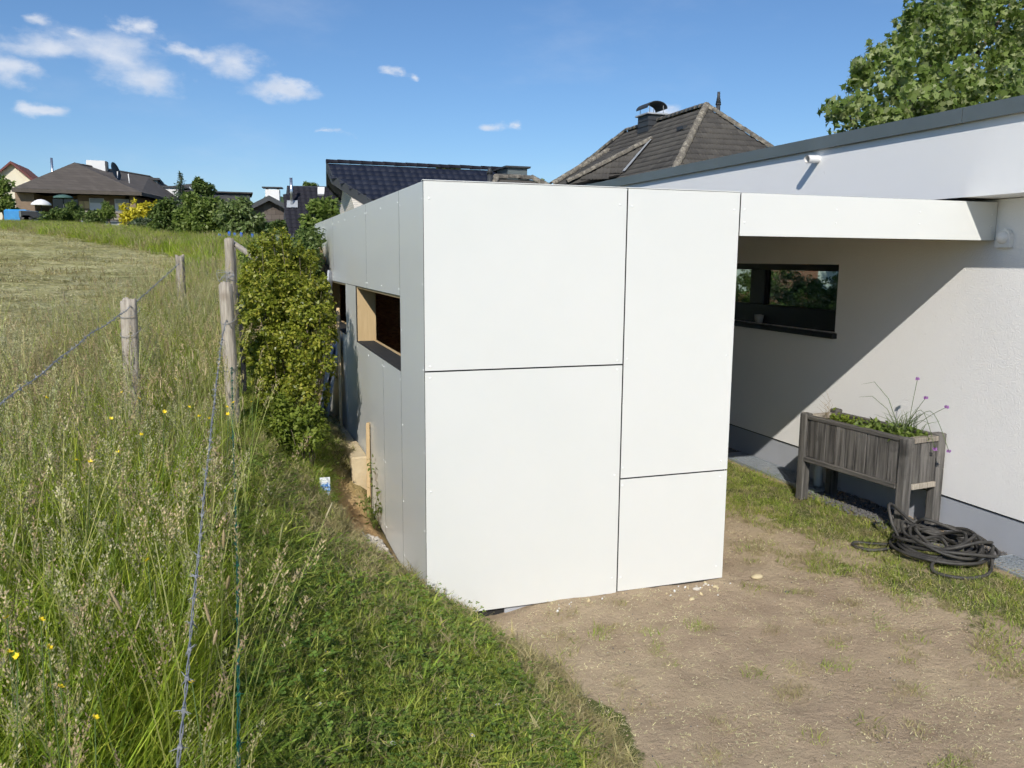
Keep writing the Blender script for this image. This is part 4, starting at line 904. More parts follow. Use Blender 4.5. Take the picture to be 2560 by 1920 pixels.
bx('wall', X_(222), X_(458), zb0, zs, 1.0, 14, 'brown_brick'); bx('wall', X_(458), X_(980), zb0, zs, 4.5, 14, 'brown_brick'); bx('wall', X_(980), X_(1650), zb0, zs, 2.0, 14, 'brown_brick'); bx('pillar', X_(1650), X_(1722), zb0, zs, .9, 1.9, 'brown_brick')
P(MB().prism([(X_(1722), YA_+2.0, zb0), (X_(1722)+4.4, YA_+20, zb0), (X_(1722)+4.4, YA_+20, zs), (X_(1722), YA_+2.0, zs)], (-1.0, 0, 0)), 'wall', M['brown_brick'], bw)
for (a, b_) in ((1125, 1310), (1445, 1625)):
    wd = empty('window', (0, 0, 0)); wd.parent = bw; wd.location = -Vector(bw.location)
    bx('frame', X_(a), X_(b_), Z_(750), Z_(575), 1.88, 1.99, 'bwhite', wd); bx('shutter', X_(a)+.08, X_(b_)-.08, Z_(632), Z_(582), 1.82, 1.87, 'lead', wd)
for (a, b_) in ((995, 1055), (1062, 1122)): bx('wood_screen', X_(a), X_(b_), Z_(705), Z_(615), 1.85, 1.98, 'pine')
bx('porch_glazing', X_(600), X_(930), zb0+.9, zs-.3, 4.35, 4.48, 'dglass')
for i in range(3): bx('balcony_board', X_(1010), X_(1690), Z_(765+i*40), Z_(738+i*40), 1.0, 1.06, 'post_wood')
for c_ in (1190, 1330, 1460, 1600): bx('balcony_post', X_(c_), X_(c_)+.12, Z_(860), Z_(738), 1.07, 1.15, 'dark_trim')
bx('basement_wall', X_(1010), X_(1700), zb0-.9, Z_(852), 1.5, 2.2, 'grey_render'); bx('basement_window', X_(1475), X_(1625), Z_(1005), Z_(890), 1.38, 1.49, 'bwhite'); bx('basement_shutter', X_(1485), X_(1615), Z_(950), Z_(893), 1.32, 1.37, 'lead'); bx('basement_window', X_(1205), X_(1280), Z_(965), Z_(880), 1.38, 1.49, 'lead')
ckp = at(210, 352, YA_+9); chb = MB().box((ckp.x-1.0, YA_+8.5, ridge.z-.6), (ckp.x+.8, YA_+9.6, ridge.z+.5)); P(chb, 'chimney', M['bwhite'], bw); bx('chimney_cheek', ckp.x+.81, ckp.x+1.0, ridge.z-.6, ridge.z+.45, 8.5, 9.6, 'dark_trim')
dp = at(249, 370, YA_+5); P(MB().lathe([(.02, -.12), (.5, -.06), (.9, .06), (.93, .08)], 18, M=Matrix.Translation(dp) @ Matrix.Rotation(radians(75), 4, 'Y') @ Matrix.Rotation(.3, 4, 'X')), 'satellite_dish', M['dark_trim'], bw)
P(MB().tube([dp+Vector((.2, 0, 0)), dp+Vector((.1, 0, -1.6))], .05, 6).tube([dp+Vector((1.2, 0, -.2)), dp+Vector((1.3, 0, -1.7))], .05, 6), 'dish_mast', M['bwhite'], bw)
# parasols, tub, trailer in front of the bungalow
def parasol(lab, px, py_top, py_edge, hwpx, Y, mat):
    c_ = at(px, py_top, Y); e_ = at(px+hwpx, py_edge, Y); r_ = abs(e_.x-c_.x); d = c_.z-e_.z
    p_ = empty('parasol', (c_.x, Y, float(hgt(c_.x, Y))), label=lab, cat='parasol')
    P(MB().lathe([(.02, d), (r_*.35, d*.86), (r_*.7, d*.5), (r_, 0), (r_, -.12)], 16, c=(c_.x, Y, e_.z)), 'canopy', M[mat], p_); P(MB().tube([(c_.x, Y, p_.location.z-.2), (c_.x, Y, c_.z)], .04, 8), 'pole', M['dark_trim'], p_)
M['green_cloth'] = simple('green_parasol_cloth', (.06, .13, .11), (.05, .11, .095), 2, .8)
parasol('white domed parasol before the bungalow', 88, 430, 441, 23, 84, 'bwhite'); parasol('flat green parasol under the bungalow eaves', 136, 420, 426, 22, 88, 'green_cloth')
M['blue'] = simple('blue_tarp', (.02, .20, .50), (.05, .30, .62), 1.5, .5); M['deep_blue'] = simple('blue_paint', (.03, .10, .42), (.04, .13, .5), 3, .5)
pa_, pb_ = at(12, 471, 70), at(42, 453, 70)
MB().bbox((pa_.x, 69.5, pa_.z-.8), (pb_.x+.6, 73, pb_.z), .12).build('blue_tub', M['blue'], label='bright blue tub at the field edge below the bungalow', cat='tub')
pa_, pb_ = at(44, 473, 69), at(82, 456, 69); e = empty('garden_trailer', (pa_.x, 69, pa_.z-.8), label='low dark trailer beside the blue tub', cat='trailer')
P(MB().bbox((pa_.x, 68.6, pa_.z+.05), (pb_.x, 71.5, pb_.z), .06), 'body', M['coping'], e); P(MB().box((pb_.x-1.0, 68.5, pa_.z+.1), (pb_.x+.05, 68.58, pb_.z-.05)), 'tailgate', M['black_frame'], e)
for xq in (pa_.x+.6, pb_.x-.8): P(MB().lathe([(.02, -.1), (.3, -.1), (.32, 0), (.3, .1), (.02, .1)], 14, M=Matrix.Translation((xq, 68.6, pa_.z-.05)) @ Matrix.Rotation(pi/2, 4, 'X')), 'wheel', M['rubber'], e)
# blue posts and old stakes at the field end
BP = [(484, 508, 528), (495, 500, 525), (507, 503, 526), (521, 502, 524), (474, 505, 527), (545, 505, 524)]
for i, (px, pt, pb2) in enumerate(BP):
    a, b_ = at(px, pt, 33), at(px, pb2, 33); MB().tube([(a.x, 33, b_.z-1.0), (a.x, 33, a.z)], .05, 8).build('blue_post', M['deep_blue'], label='%s slim blue post from the left at the end of the field' % {474: 'first', 484: 'second', 495: 'third', 507: 'fourth', 521: 'fifth', 545: 'sixth'}[px], cat='post', group='blue posts at the field end')
for i, px in enumerate((441, 446, 452, 458, 468, 475)):
    a = at(px, 515+(i % 3), 30); MB().tube([(a.x, 30, a.z-1.0), (a.x+.02, 30, a.z)], .06, 7).build('wooden_stake', M['post_wood'], label='%s short grey stake from the left at the field end' % ('first', 'second', 'third', 'fourth', 'fifth', 'sixth')[i], cat='stake', group='grey stakes at the field end')
a, b_ = at(590, 507, 24), at(700, 514, 24); ft = empty('screen_fence', (a.x, 24, 1), label='low dark green screen fence behind the hedge', cat='fence')
M['screen'] = simple('green_screen', (.05, .085, .085), (.06, .10, .10), 2, .6)
for i in range(5):
    x0 = a.x+(b_.x-a.x)*i/5; P(MB().box((x0+.01, 24, .6), (x0+(b_.x-a.x)/5-.01, 24.05, a.z-.02*i)), 'fence_panel', M['screen'], ft); P(MB().tube([(x0, 23.97, .5), (x0, 23.97, a.z+.05)], .03, 6), 'post', M['dark_trim'], ft)
# wooded ridge on the horizon
hv = []; nh = 60; hcr = at(598, 425, 840)
for i in range(nh+1):
    x = 20+i*9; ztop = 8+(hcr.z-6)*max(0, math.exp(-(max(0, hcr.x-5-x)/28)**2-(max(0, x-hcr.x-60)/120)**2)) + 2.5*sin(x*.21)+1.5*sin(x*.53)
    hv.append((x, 780, 0)); hv.append((x, 800+12*sin(x*.07), ztop*.7)); hv.append((x, 840, ztop)); hv.append((x, 960, 0))
hf = [(i*4+j, (i+1)*4+j, (i+1)*4+j+1, i*4+j+1) for i in range(nh) for j in range(3)]
M['forest'] = simple('far_forest', (.030, .058, .016), (.055, .09, .028), .12, .95, det=10)
MB().add(hv, hf, True).build('wooded_hill', M['forest'], kind='structure')

# ================================================================ trees and shrubs
def unit(n): v = rng.normal(size=(n, 3)); return v/np.linalg.norm(v, axis=1, keepdims=True)
LEAF_MAPLE = np.array([(0, 0), (.16, .04), (.42, -.06), (.36, .16), (.62, .36), (.34, .42), (.26, .62), (.12, .58), (0, 1.0), (-.12, .58), (-.26, .62), (-.34, .42), (-.62, .36), (-.36, .16), (-.42, -.06), (-.16, .04)])
LEAF_SMALL = np.array([(0, 0), (.26, .38), (.0, 1.0), (-.26, .38)])
LEAF_OVAL = np.array([(0, 0), (.22, .18), (.27, .5), (.0, 1.0), (-.27, .5), (-.22, .18)])
def leaf_mesh(name, pos, out, size, shape=LEAF_SMALL, up=.5, spread=.7, droop=.0):
    """one face per leaf; pos (n,3), out = outward direction (n,3), size (n)"""
    n = len(pos); nr = out*(1-up)+np.array([0, 0, up])+rng.normal(0, spread, (n, 3))*.85; nr /= np.linalg.norm(nr, axis=1, keepdims=True)+1e-9
    a = out*.8+rng.normal(0, 1, (n, 3))*.8+np.array([0, 0, -droop]); a -= nr*(a*nr).sum(1, keepdims=True); a /= np.linalg.norm(a, axis=1, keepdims=True)+1e-9
    b_ = np.cross(nr, a); k = len(shape); V = np.zeros((n, k, 3))
    for i, (x, y) in enumerate(shape):
        V[:, i] = pos+(a*y+b_*x+nr*(abs(x)*.35-.18*y*y))*size[:, None]
    return np_mesh(name, V.reshape(-1, 3), np.arange(n*k).reshape(n, k))
def crown_points(blobs, n, sub=14, rs=.42, fill=.35):
    """blobs: (centre, (rx, ry, rz)); leaves gather in sub-clumps over each blob's surface"""
    C, Rr, Wt = [], [], []
    for (c_, r_) in blobs:
        c_ = np.array(c_); r_ = np.array(r_) if not np.isscalar(r_) else np.array([r_]*3); d = unit(sub)
        rad = np.where(rng.random(sub) < fill, rng.random(sub)*.6, .62+.38*rng.random(sub))
        cc = c_+d*r_*rad[:, None]; q = r_.mean()*rs*(.55+.75*rng.random(sub)); C.append(cc); Rr.append(q); Wt.append(q**2)
    C, Rr, Wt = np.concatenate(C), np.concatenate(Rr), np.concatenate(Wt); idx = rng.choice(len(C), n, p=Wt/Wt.sum())
    d = unit(n); rr = Rr[idx]*rng.random(n)**.45
    pos = C[idx]+d*rr[:, None]; main = np.array([b[0] for b in blobs]).mean(0); o_ = d*.7+(pos-main)/(np.linalg.norm(pos-main, axis=1, keepdims=True)+1e-6)*.6
    return pos, o_/(np.linalg.norm(o_, axis=1, keepdims=True)+1e-9)
def bark(): return M['bark']
M['bark'] = simple('bark', (.09, .07, .05), (.16, .13, .095), 6, .9, .6, 25, stretch=(1, 1, .2), bdist=.02)
FOL = {
 'maple': leafmat('maple_leaves', [(.11, .17, .028), (.19, .275, .06), (.31, .39, .12), (.47, .51, .27)], .48),
 'privet': leafmat('privet_leaves', [(.12, .15, .015), (.20, .245, .024), (.31, .345, .04), (.46, .44, .07)], .4, spec=.5, rough=.4),
 'dark': leafmat('dark_foliage', [(.065, .11, .024), (.12, .18, .04), (.20, .26, .08)], .4),
 'mid': leafmat('mid_green_foliage', [(.10, .155, .026), (.175, .25, .048), (.28, .345, .10)], .42),
 'pale': leafmat('pale_green_foliage', [(.12, .18, .045), (.20, .275, .085), (.33, .39, .19)], .42),
 'yellow': leafmat('yellow_foliage', [(.35, .32, .015), (.62, .54, .03), (.75, .68, .08)], .3),
 'fir': leafmat('fir_needles', [(.03, .055, .03), (.055, .085, .045), (.08, .12, .065)], .15),
 'whitebush': leafmat('flowering_bush', [(.05, .09, .03), (.09, .14, .05), (.30, .33, .25)], .3),
 'hedge': leafmat('hedge_leaves', [(.11, .16, .018), (.18, .24, .03), (.27, .32, .055)], .35),
}
def tree(name, lab, base, blobs, n, leaf, mat, shape=LEAF_SMALL, trunk_r=.1, cat='tree', group=None, sub=14, rs=.42, limbs=True, up=.5, fill=.35, stems=0):
    base = Vector(base); e = empty(name, base, label=lab, cat=cat, group=group); off = np.array(base)
    pos, out = crown_points([(np.array(c_)-off, r_) for (c_, r_) in blobs], n, sub, rs, fill)
    link('crown' if cat == 'tree' else 'foliage', leaf_mesh('crown', pos, out, leaf*(.6+.7*rng.random(n)), shape, up), FOL[mat], e)
    mb = MB(); cc = sum((Vector(c_) for (c_, r_) in blobs), Vector())/len(blobs)-base
    if cat == 'tree':
        mb.tube([(0, 0, -.3), cc*.35+Vector((trunk_r, 0, 0)), cc*.68, cc*.9], [trunk_r*1.25, trunk_r, trunk_r*.6, trunk_r*.15], 8)
        mb.build('trunk', M['bark'], e)
        if limbs:
            lm = MB()
            for (c_, r_) in blobs[:14]:
                t_ = (Vector(c_)-base)*.97; s_ = cc*random.uniform(.35, .8); lm.tube([s_, s_.lerp(t_, .5)+Vector((0, 0, -.1*t_.length*.3)), t_], [trunk_r*.45, trunk_r*.28, trunk_r*.1], 6)
            lm.build('limbs', M['bark'], e)
    else:
        for k in range(max(3, stems)):
            c_, r_ = blobs[k % len(blobs)]; rr = np.array(r_)*np.ones(3); t_ = Vector(c_)-base+Vector((random.uniform(-.7, .7)*rr[0], random.uniform(-.7, .7)*rr[1], random.uniform(.0, .7)*rr[2])); s_ = Vector((t_.x*.3+random.uniform(-.05, .05), t_.y*.3, -.1))
            mb.tube([s_, s_.lerp(t_, .5)+Vector((random.uniform(-.05, .05), 0, .03)), t_], [trunk_r, trunk_r*.7, trunk_r*.25], 5)
        mb.build('stems', M['bark'], e)
    return e
def blob(px, py, Y, rpx, rypx=None, depth=None):
    """ellipsoid seen at px,py with the given half sizes in survey pixels"""
    c_ = at(px, py, Y); r_ = (at(px+rpx, py, Y)-c_).length; rz = (at(px, py-(rypx or rpx), Y)-c_).length
    return ((c_.x, c_.y, c_.z), (r_, depth or r_, rz))

# big maple behind the house
mpx = [blob(2120, 60, 15.2, 120), blob(2010, 120, 14.6, 95), blob(1930, 170, 14.2, 75), blob(2150, 170, 14.8, 110), blob(2040, 40, 15.6, 85), blob(1960, 70, 15.6, 30, 45), blob(1890, 150, 14.4, 38, 55), blob(1830, 235, 14.0, 45, 30), blob(1950, 225, 14.0, 90, 45), blob(2090, 200, 14.0, 110, 60), blob(2240, 80, 15, 150), blob(2230, -80, 15.6, 160), blob(2090, -40, 15.8, 80), blob(2050, 245, 14.5, 130, 60), blob(2200, 280, 14.5, 130, 80), blob(1935, 105, 15.0, 18, 40), blob(1900, 265, 14.2, 90, 30)]
for (sx_p, sy_p, ex_p, ey_p) in ((1885, 140, 1880, 92), (1970, 60, 1962, 8), (1850, 215, 1795, 222), (1905, 110, 1890, 130), (2050, 20, 2062, -20), (1845, 190, 1838, 172), (2010, 50, 1996, 24), (1870, 165, 1858, 138)):
    for q_ in range(4):
        u_ = q_/3; mpx.append(blob(sx_p+(ex_p-sx_p)*u_, sy_p+(ey_p-sy_p)*u_, 14.6, 17-8*u_))
tree('maple_tree', 'large maple tree with broad pale green leaves rising behind the white house', (15.2, 14.8, 0), mpx, 17000, .14, 'maple', LEAF_MAPLE, .22, sub=26, rs=.22, up=.2, fill=.25)
# bright green privet next to the leaning post
bp = lambda px, py, Y, r, ry=None, dp=None: blob(px, py, Y, r, ry, dp)
tree('privet_bush', 'bright yellow-green privet bush between the fence and the shed', (.42, 6.55, H1(.42, 6.55)), [bp(600, 640, 6.7, 72, 55, .33), bp(650, 700, 6.55, 62, 60, .3), bp(585, 720, 6.6, 55, 60, .3), bp(575, 600, 6.9, 42, 40, .28), bp(660, 630, 6.8, 50, 38, .28), bp(630, 780, 6.5, 68, 58, .3), bp(690, 760, 6.45, 26, 45, .18), bp(570, 790, 6.5, 38, 50, .22), bp(640, 590, 7.1, 40, 32, .25), bp(550, 660, 6.8, 30, 60, .2), bp(595, 570, 7.0, 40, 24, .22), bp(545, 740, 6.6, 24, 60, .18), bp(690, 680, 6.7, 30, 40, .2), bp(600, 545, 7.2, 34, 26, .22), bp(560, 575, 7.1, 26, 34, .2), bp(655, 565, 7.2, 34, 24, .22), bp(540, 620, 7.0, 22, 40, .18), bp(664, 840, 6.4, 28, 38, .16), bp(610, 850, 6.4, 50, 36, .25)]+[bp(px_, py_, 6.9, 7, 26, .05) for (px_, py_) in ((545, 545), (568, 528), (590, 520), (622, 528), (648, 540), (676, 560), (532, 590), (700, 610), (712, 660), (720, 720), (716, 790), (528, 690), (530, 770), (706, 850), (610, 515))], 30000, .03, 'privet', LEAF_OVAL, .006, cat='bush', sub=44, rs=.25, fill=.22, stems=52)
tree('low_bush', 'low dull green bush at the foot of the privet beside the footing blocks', (.5, 6.15, H1(.5, 6.15)), [bp(640, 920, 6.1, 62, 45, .25), bp(668, 950, 6.0, 28, 34, .15), bp(600, 890, 6.2, 40, 35, .2)], 5200, .035, 'hedge', LEAF_SMALL, .005, cat='bush', sub=40, rs=.3, stems=16)
for (i, (px, py, Y, rx, ry, mt, lab)) in enumerate([(590, 560, 10.5, 52, 42, 'hedge', 'sunlit hedge bush behind the slanting fence brace'), (640, 556, 9.8, 40, 44, 'hedge', 'sunlit hedge bush in front of the screen fence'), (668, 545, 9.0, 22, 60, 'dark', 'dark shrub squeezed against the far shed corner'), (560, 545, 13.0, 36, 26, 'mid', 'dull green hedge bush behind the far fence post')]):
    c_ = at(px, py, Y); tree('hedge_bush', lab, (c_.x, Y, H1(c_.x, Y)), [bp(px, py, Y, rx, ry, .5), bp(px-rx*.4, py+ry*.5, Y-.1, rx*.7, ry*.6, .4), bp(px+rx*.4, py+ry*.4, Y, rx*.6, ry*.6, .4), bp(px, py+ry*1.1, Y, rx, ry*.8, .4)], 5200, .045, mt, LEAF_SMALL, .008, cat='bush', sub=34, rs=.28, stems=8)
# small tree in front of the white gable
tree('young_tree', 'young leafy tree in front of the white brick gable', (at(695, 470, 17).x, 17, .9), [bp(690, 462, 17, 30, 32), bp(712, 448, 17, 20, 22), bp(680, 490, 17, 28, 25), bp(668, 520, 17, 18, 30), bp(700, 505, 17, 28, 30)], 3000, .10, 'mid', LEAF_OVAL, .04, sub=24, rs=.32)
# shrubs and trees at the end of the field
def shrub(name, lab, parts, Y, n, leaf, mat, cat='shrub', **k):
    px = sum(p[0] for p in parts)/len(parts); b0 = at(px, 500, Y); z0 = float(hgt(b0.x, Y))
    return tree(name, lab, (b0.x, Y, z0), [bp(p[0], p[1], p[2] if len(p) > 4 else Y, p[-2], p[-1]) for p in parts], n, leaf, mat, LEAF_SMALL, k.pop('tr', .05), cat=cat, **k)
shrub('large_shrub', 'large dark rounded shrub right of the yellow bush', [(375, 470, 40, 38), (350, 462, 28, 30), (400, 480, 36, 32), (370, 500, 44, 20)], 38, 5200, .17, 'dark', sub=26, rs=.3)
shrub('spreading_tree', 'broad mid-green tree filling the middle of the garden row', [(430, 455, 42, 32), (470, 470, 38, 34), (410, 475, 34, 30), (445, 490, 50, 22), (455, 440, 25, 18), (415, 440, 24, 20)], 37, 7000, .17, 'mid', cat='tree', tr=.12, sub=26, rs=.3)
shrub('spreading_tree', 'right-hand tree of the garden row before the slate gable', [(510, 470, 40, 34), (540, 480, 28, 26), (490, 455, 30, 22), (520, 495, 40, 16), (560, 485, 20, 16), (525, 448, 22, 18)], 36, 6200, .17, 'pale', cat='tree', tr=.12, sub=26, rs=.3)
shrub('yellow_shrub', 'bright golden yellow shrub below the bungalow', [(290, 455, 30, 20), (320, 450, 22, 18), (275, 470, 20, 18), (300, 480, 26, 16)], 52, 3200, .2, 'yellow', sub=22, rs=.3)
shrub('flowering_shrub', 'pale flowering shrub below the golden yellow shrub', [(300, 490, 22, 14), (285, 485, 14, 12), (312, 482, 14, 14)], 50, 2000, .17, 'whitebush', sub=18, rs=.32)
bt_ = at(232, 455, 54); tree('standard_tree', 'small ball-crowned tree on a slim pale trunk', (bt_.x, 54, float(hgt(bt_.x, 54))), [bp(232, 452, 54, 18, 17), bp(225, 460, 54, 13, 12), bp(240, 460, 54, 12, 12)], 2200, .16, 'mid', LEAF_SMALL, .07, sub=18, rs=.34)
shrub('garden_shrub', 'dark clipped shrub mass below the bungalow porch', [(140, 462, 34, 18), (170, 470, 30, 18), (115, 470, 26, 14), (160, 452, 22, 14)], 62, 4000, .2, 'dark', sub=22, rs=.3)
shrub('garden_shrub', 'brownish green shrub left of the ball-crowned tree', [(205, 472, 20, 18), (195, 482, 24, 12)], 60, 1800, .2, 'dark', sub=18, rs=.3)
shrub('edge_tree', 'leafy tree cut off by the left edge of the picture', [(5, 400, 22, 20), (-15, 430, 34, 30), (15, 425, 18, 22), (20, 450, 26, 16)], 76, 3400, .28, 'mid', cat='tree', tr=.15, sub=22, rs=.3)
shrub('round_tree', 'rounded dark tree standing between the distant white gables', [(435, 405, 20, 14), (428, 398, 13, 12), (450, 412, 14, 14)], 96, 2200, .34, 'dark', cat='tree', tr=.2, sub=18, rs=.32)
shrub('garden_shrub', 'dark shrub below the slate gable house', [(600, 488, 20, 16), (590, 500, 30, 12), (575, 497, 20, 12)], 40, 2400, .17, 'dark', sub=20, rs=.3)
shrub('garden_shrub', 'small shrub between the yellow and the large dark shrub', [(335, 490, 16, 16), (325, 500, 20, 10)], 44, 1400, .16, 'mid', sub=18, rs=.3)
for (px, py, r_, lab) in ((966, 362, 20, 'treetop peeping over the blue-black ridge'), (1165, 392, 14, 'dark treetop between the low roof and the hip roof'), (672, 397, 13, 'pale treetop behind the steep dark roof')):
    shrub('distant_tree', lab, [(px, py+6, r_, 9), (px-r_*.7, py+7, r_*.6, 7), (px+r_*.8, py+7, r_*.6, 6)], 70, 1200, .24, 'dark', cat='tree', tr=.2, sub=14, rs=.34)
# fir tree
fc = at(389, 372, 80); fbz = fc.z-9
fe = empty('fir_tree', (fc.x, 80, fbz), label='tall thin fir tree standing above the garden row', cat='tree')
MB().tube([(0, 0, 0), (0, 0, 9)], [.2, .02], 7).build('trunk', M['bark'], fe)
pos, out = [], []
for k in range(26):
    z = 9-.15-k*.21*(1+.0*k); rad = .12+.072*k; nb = 5+k//4
    for j in range(nb):
        a = rng.random()*6.28; rl = rad*(.75+.4*rng.random())
        for s_ in np.linspace(.1, 1, int(5+rl*8)):
            pos.append((cos(a)*rl*s_+rng.normal(0, .03), sin(a)*rl*s_+rng.normal(0, .03), z-.28*rl*s_*s_+.1*s_+rng.normal(0, .03))); out.append((cos(a), sin(a), -.1))
pos, out = np.array(pos), np.array(out); link('crown', leaf_mesh('crown', pos, out, .22*(.6+.6*rng.random(len(pos))), LEAF_SMALL, .3, .5), FOL['fir'], fe)
# hedge seen through the house's windows; its shade is put into darker leaves
for i, (x, ht) in enumerate(((11.9, 1.85), (13.3, 1.8), (14.6, 1.62), (15.9, 1.55), (17.2, 1.42), (18.6, 1.8), (20.0, 1.9))):
    Yh = 19.5-.12*i; pos_word = ['leftmost', 'second', 'third', 'fourth', 'fifth', 'sixth', 'rightmost'][i]
    tree('garden_hedge', '%s clipped bush of the hedge seen through the white house window' % pos_word, (x, Yh, 0), [((x, Yh, ht*.4), (.95, .6, ht*.42)), ((x+.3, Yh, ht*.78), (.9, .55, ht*.36))], 5200, .10, 'dark', LEAF_SMALL, .02, cat='hedge', group='hedge behind the white house', sub=40, rs=.3)

# ================================================================ grass, scattered as instances
def scatter(name, pts, rot, scl, idx, protos, lab, cat=None):
    me = bpy.data.meshes.new(name); n = len(pts); me.vertices.add(n); me.vertices.foreach_set('co', np.asarray(pts, np.float32).ravel())
    a = me.attributes.new('rot', 'FLOAT_VECTOR', 'POINT'); a.data.foreach_set('vector', np.asarray(rot, np.float32).ravel())
    a = me.attributes.new('scl', 'FLOAT', 'POINT'); a.data.foreach_set('value', np.asarray(scl, np.float32))
    a = me.attributes.new('pick', 'INT', 'POINT'); a.data.foreach_set('value', np.asarray(idx, np.int32)); me.update()
    o_ = link(name, me, None, None, label=lab, cat=cat, kind='stuff')
    for m_ in protos[0].data.materials: pass
    c_ = bpy.data.collections.new(name+'_source')
    for p in protos: c_.objects.link(p)
    g_ = bpy.data.node_groups.new(name, 'GeometryNodeTree')
    g_.interface.new_socket('Geometry', in_out='INPUT', socket_type='NodeSocketGeometry'); g_.interface.new_socket('Geometry', in_out='OUTPUT', socket_type='NodeSocketGeometry')
    nn = g_.nodes.new; gi, go = nn('NodeGroupInput'), nn('NodeGroupOutput'); ip = nn('GeometryNodeInstanceOnPoints'); ci = nn('GeometryNodeCollectionInfo')
    ci.inputs['Collection'].default_value = c_; ci.inputs['Separate Children'].default_value = True; ci.inputs['Reset Children'].default_value = True
    def na(nm, ty):
        x = nn('GeometryNodeInputNamedAttribute'); x.data_type = ty; x.inputs['Name'].default_value = nm; return x.outputs['Attribute']
    lk = g_.links.new; lk(gi.outputs[0], ip.inputs['Points']); lk(ci.outputs[0], ip.inputs['Instance']); ip.inputs['Pick Instance'].default_value = True
    lk(na('pick', 'INT'), ip.inputs['Instance Index']); lk(na('rot', 'FLOAT_VECTOR'), ip.inputs['Rotation']); lk(na('scl', 'FLOAT'), ip.inputs['Scale']); lk(ip.outputs[0], go.inputs[0])
    md = o_.modifiers.new('scatter', 'NODES'); md.node_group = g_
    return o_
_pn = [0]
def proto(parts, tagname):
    """parts: list of (V, F quads, material)"""
    Vs, Fs, mi = [], [], []; b0 = 0; mats = []
    for (V, Fq_, m_) in parts:
        V = np.asarray(V).reshape(-1, 3); Vs.append(V); Fs.append(np.asarray(Fq_)+b0); b0 += len(V); mi += [len(mats)]*len(Fq_); mats.append(m_)
    me = np_mesh(tagname, np.concatenate(Vs), np.concatenate(Fs)); me.polygons.foreach_set('material_index', np.array(mi, np.int32))
    for m_ in mats: me.materials.append(m_)
    _pn[0] += 1; return bpy.data.objects.new('%s_%03d' % (tagname, _pn[0]), me)
def blades(n, rad, h0, h1, w_, bend, lean=.25, seg=4, tipw=.12, flat=0):
    """tapered bent grass blades"""
    a = rng.random(n)*2*pi; r_ = rad*np.sqrt(rng.random(n)); base = np.stack([r_*np.cos(a), r_*np.sin(a), np.zeros(n)], 1)
    h_ = h0+(h1-h0)*rng.random(n); da = rng.random(n)*2*pi; d = np.stack([np.cos(da), np.sin(da), np.zeros(n)], 1); sd_ = np.stack([-np.sin(da), np.cos(da), np.zeros(n)], 1)
    tw = rng.normal(0, .8, n); sd_ = sd_*np.cos(tw)[:, None]+d*np.sin(tw)[:, None]
    bd = bend*(.3+1.2*rng.random(n)); ln = lean*rng.random(n); V = np.zeros((n, seg+1, 2, 3)); wd = w_*(.6+.8*rng.random(n))
    for s_ in range(seg+1):
        u = s_/seg; off = (ln*u+bd*u*u)*h_; z = h_*u*(1-flat)*np.maximum(.1, 1-.35*bd*u*u)
        c_ = base+d*off[:, None]; c_[:, 2] = z+flat*.02*rng.random(n)
        ww = wd*(1-u)**.7*.5+wd*tipw*.5
        V[:, s_, 0] = c_-sd_*ww[:, None]; V[:, s_, 1] = c_+sd_*ww[:, None]
    q = []
    for s_ in range(seg): q.append([2*s_, 2*s_+1, 2*s_+3, 2*s_+2])
    q = np.array(q); Fq_ = (np.arange(n)*(2*(seg+1)))[:, None, None]+q[None]
    return V.reshape(-1, 3), Fq_.reshape(-1, 4)
def seed_stems(n, rad, h0, h1, kind, headlen, lean=.2):
    """flowering stems: returns stem strips and head faces"""
    SV, SF, HV, HF = [], [], [], []
    for i in range(n):
        a = rng.random()*6.28; r_ = rad*sqrt(rng.random()); x, y = r_*cos(a), r_*sin(a); h_ = h0+(h1-h0)*rng.random(); da = rng.random()*6.28; ln = lean*(.2+rng.random())
        def P_(u): o_ = (ln*u+.5*ln*u**3)*h_; return np.array([x+cos(da)*o_, y+sin(da)*o_, h_*u*(1-.12*ln*u)])
        b0 = len(SV)
        for s_ in range(6):
            p = P_(s_/5*.97); w2 = .0011
            SV += [p+[-w2, -w2, 0], p+[w2, w2, 0]]
            if s_: SF.append([b0+2*s_-2, b0+2*s_-1, b0+2*s_+1, b0+2*s_])
        hl = headlen*(.7+.6*rng.random())
        if kind == 'spike':
            m_ = 10; bb = len(HV); ks = 5
            for s_ in range(m_):
                u = s_/(m_-1); p = P_(1)+(P_(1)-P_(.93))/np.linalg.norm(P_(1)-P_(.93))*(u*hl-hl*.15); rr = .0042*(sin(pi*(.08+.88*u))**.6)*(1+.25*rng.random())
                for k in range(ks): g = 2*pi*k/ks+s_*.6; HV.append(p+[rr*cos(g), rr*sin(g), 0])
            for s_ in range(m_-1):
                for k in range(ks): HF.append([bb+s_*ks+k, bb+s_*ks+(k+1) % ks, bb+(s_+1)*ks+(k+1) % ks, bb+(s_+1)*ks+k])
        else:
            m_ = 60 if kind == 'panicle' else 48
            for s_ in range(m_):
                u = rng.random(); p = P_(1-u*hl/h_); wid = (.006+.030*u**1.0*(1.2-u)*2)*(1.0 if kind == 'panicle' else .42); g = rng.random()*6.28; p = p+np.array([cos(g)*wid*rng.random(), sin(g)*wid*rng.random(), rng.normal(0, .004)])
                d = np.array([cos(g)*.6, sin(g)*.6, .7])*.0115*(.7+.7*rng.random()); sd_ = np.array([-sin(g), cos(g), 0])*.0027; bb = len(HV)
                HV += [p, p+d*.45+sd_, p+d, p+d*.45-sd_]; HF.append([bb, bb+1, bb+2, bb+3])
    return np.array(SV), np.array(SF), np.array(HV), np.array(HF)
G_meadow = leafmat('meadow_blades', [(.16, .245, .018), (.27, .385, .03), (.38, .49, .048), (.52, .57, .09)], .5, inst=True)
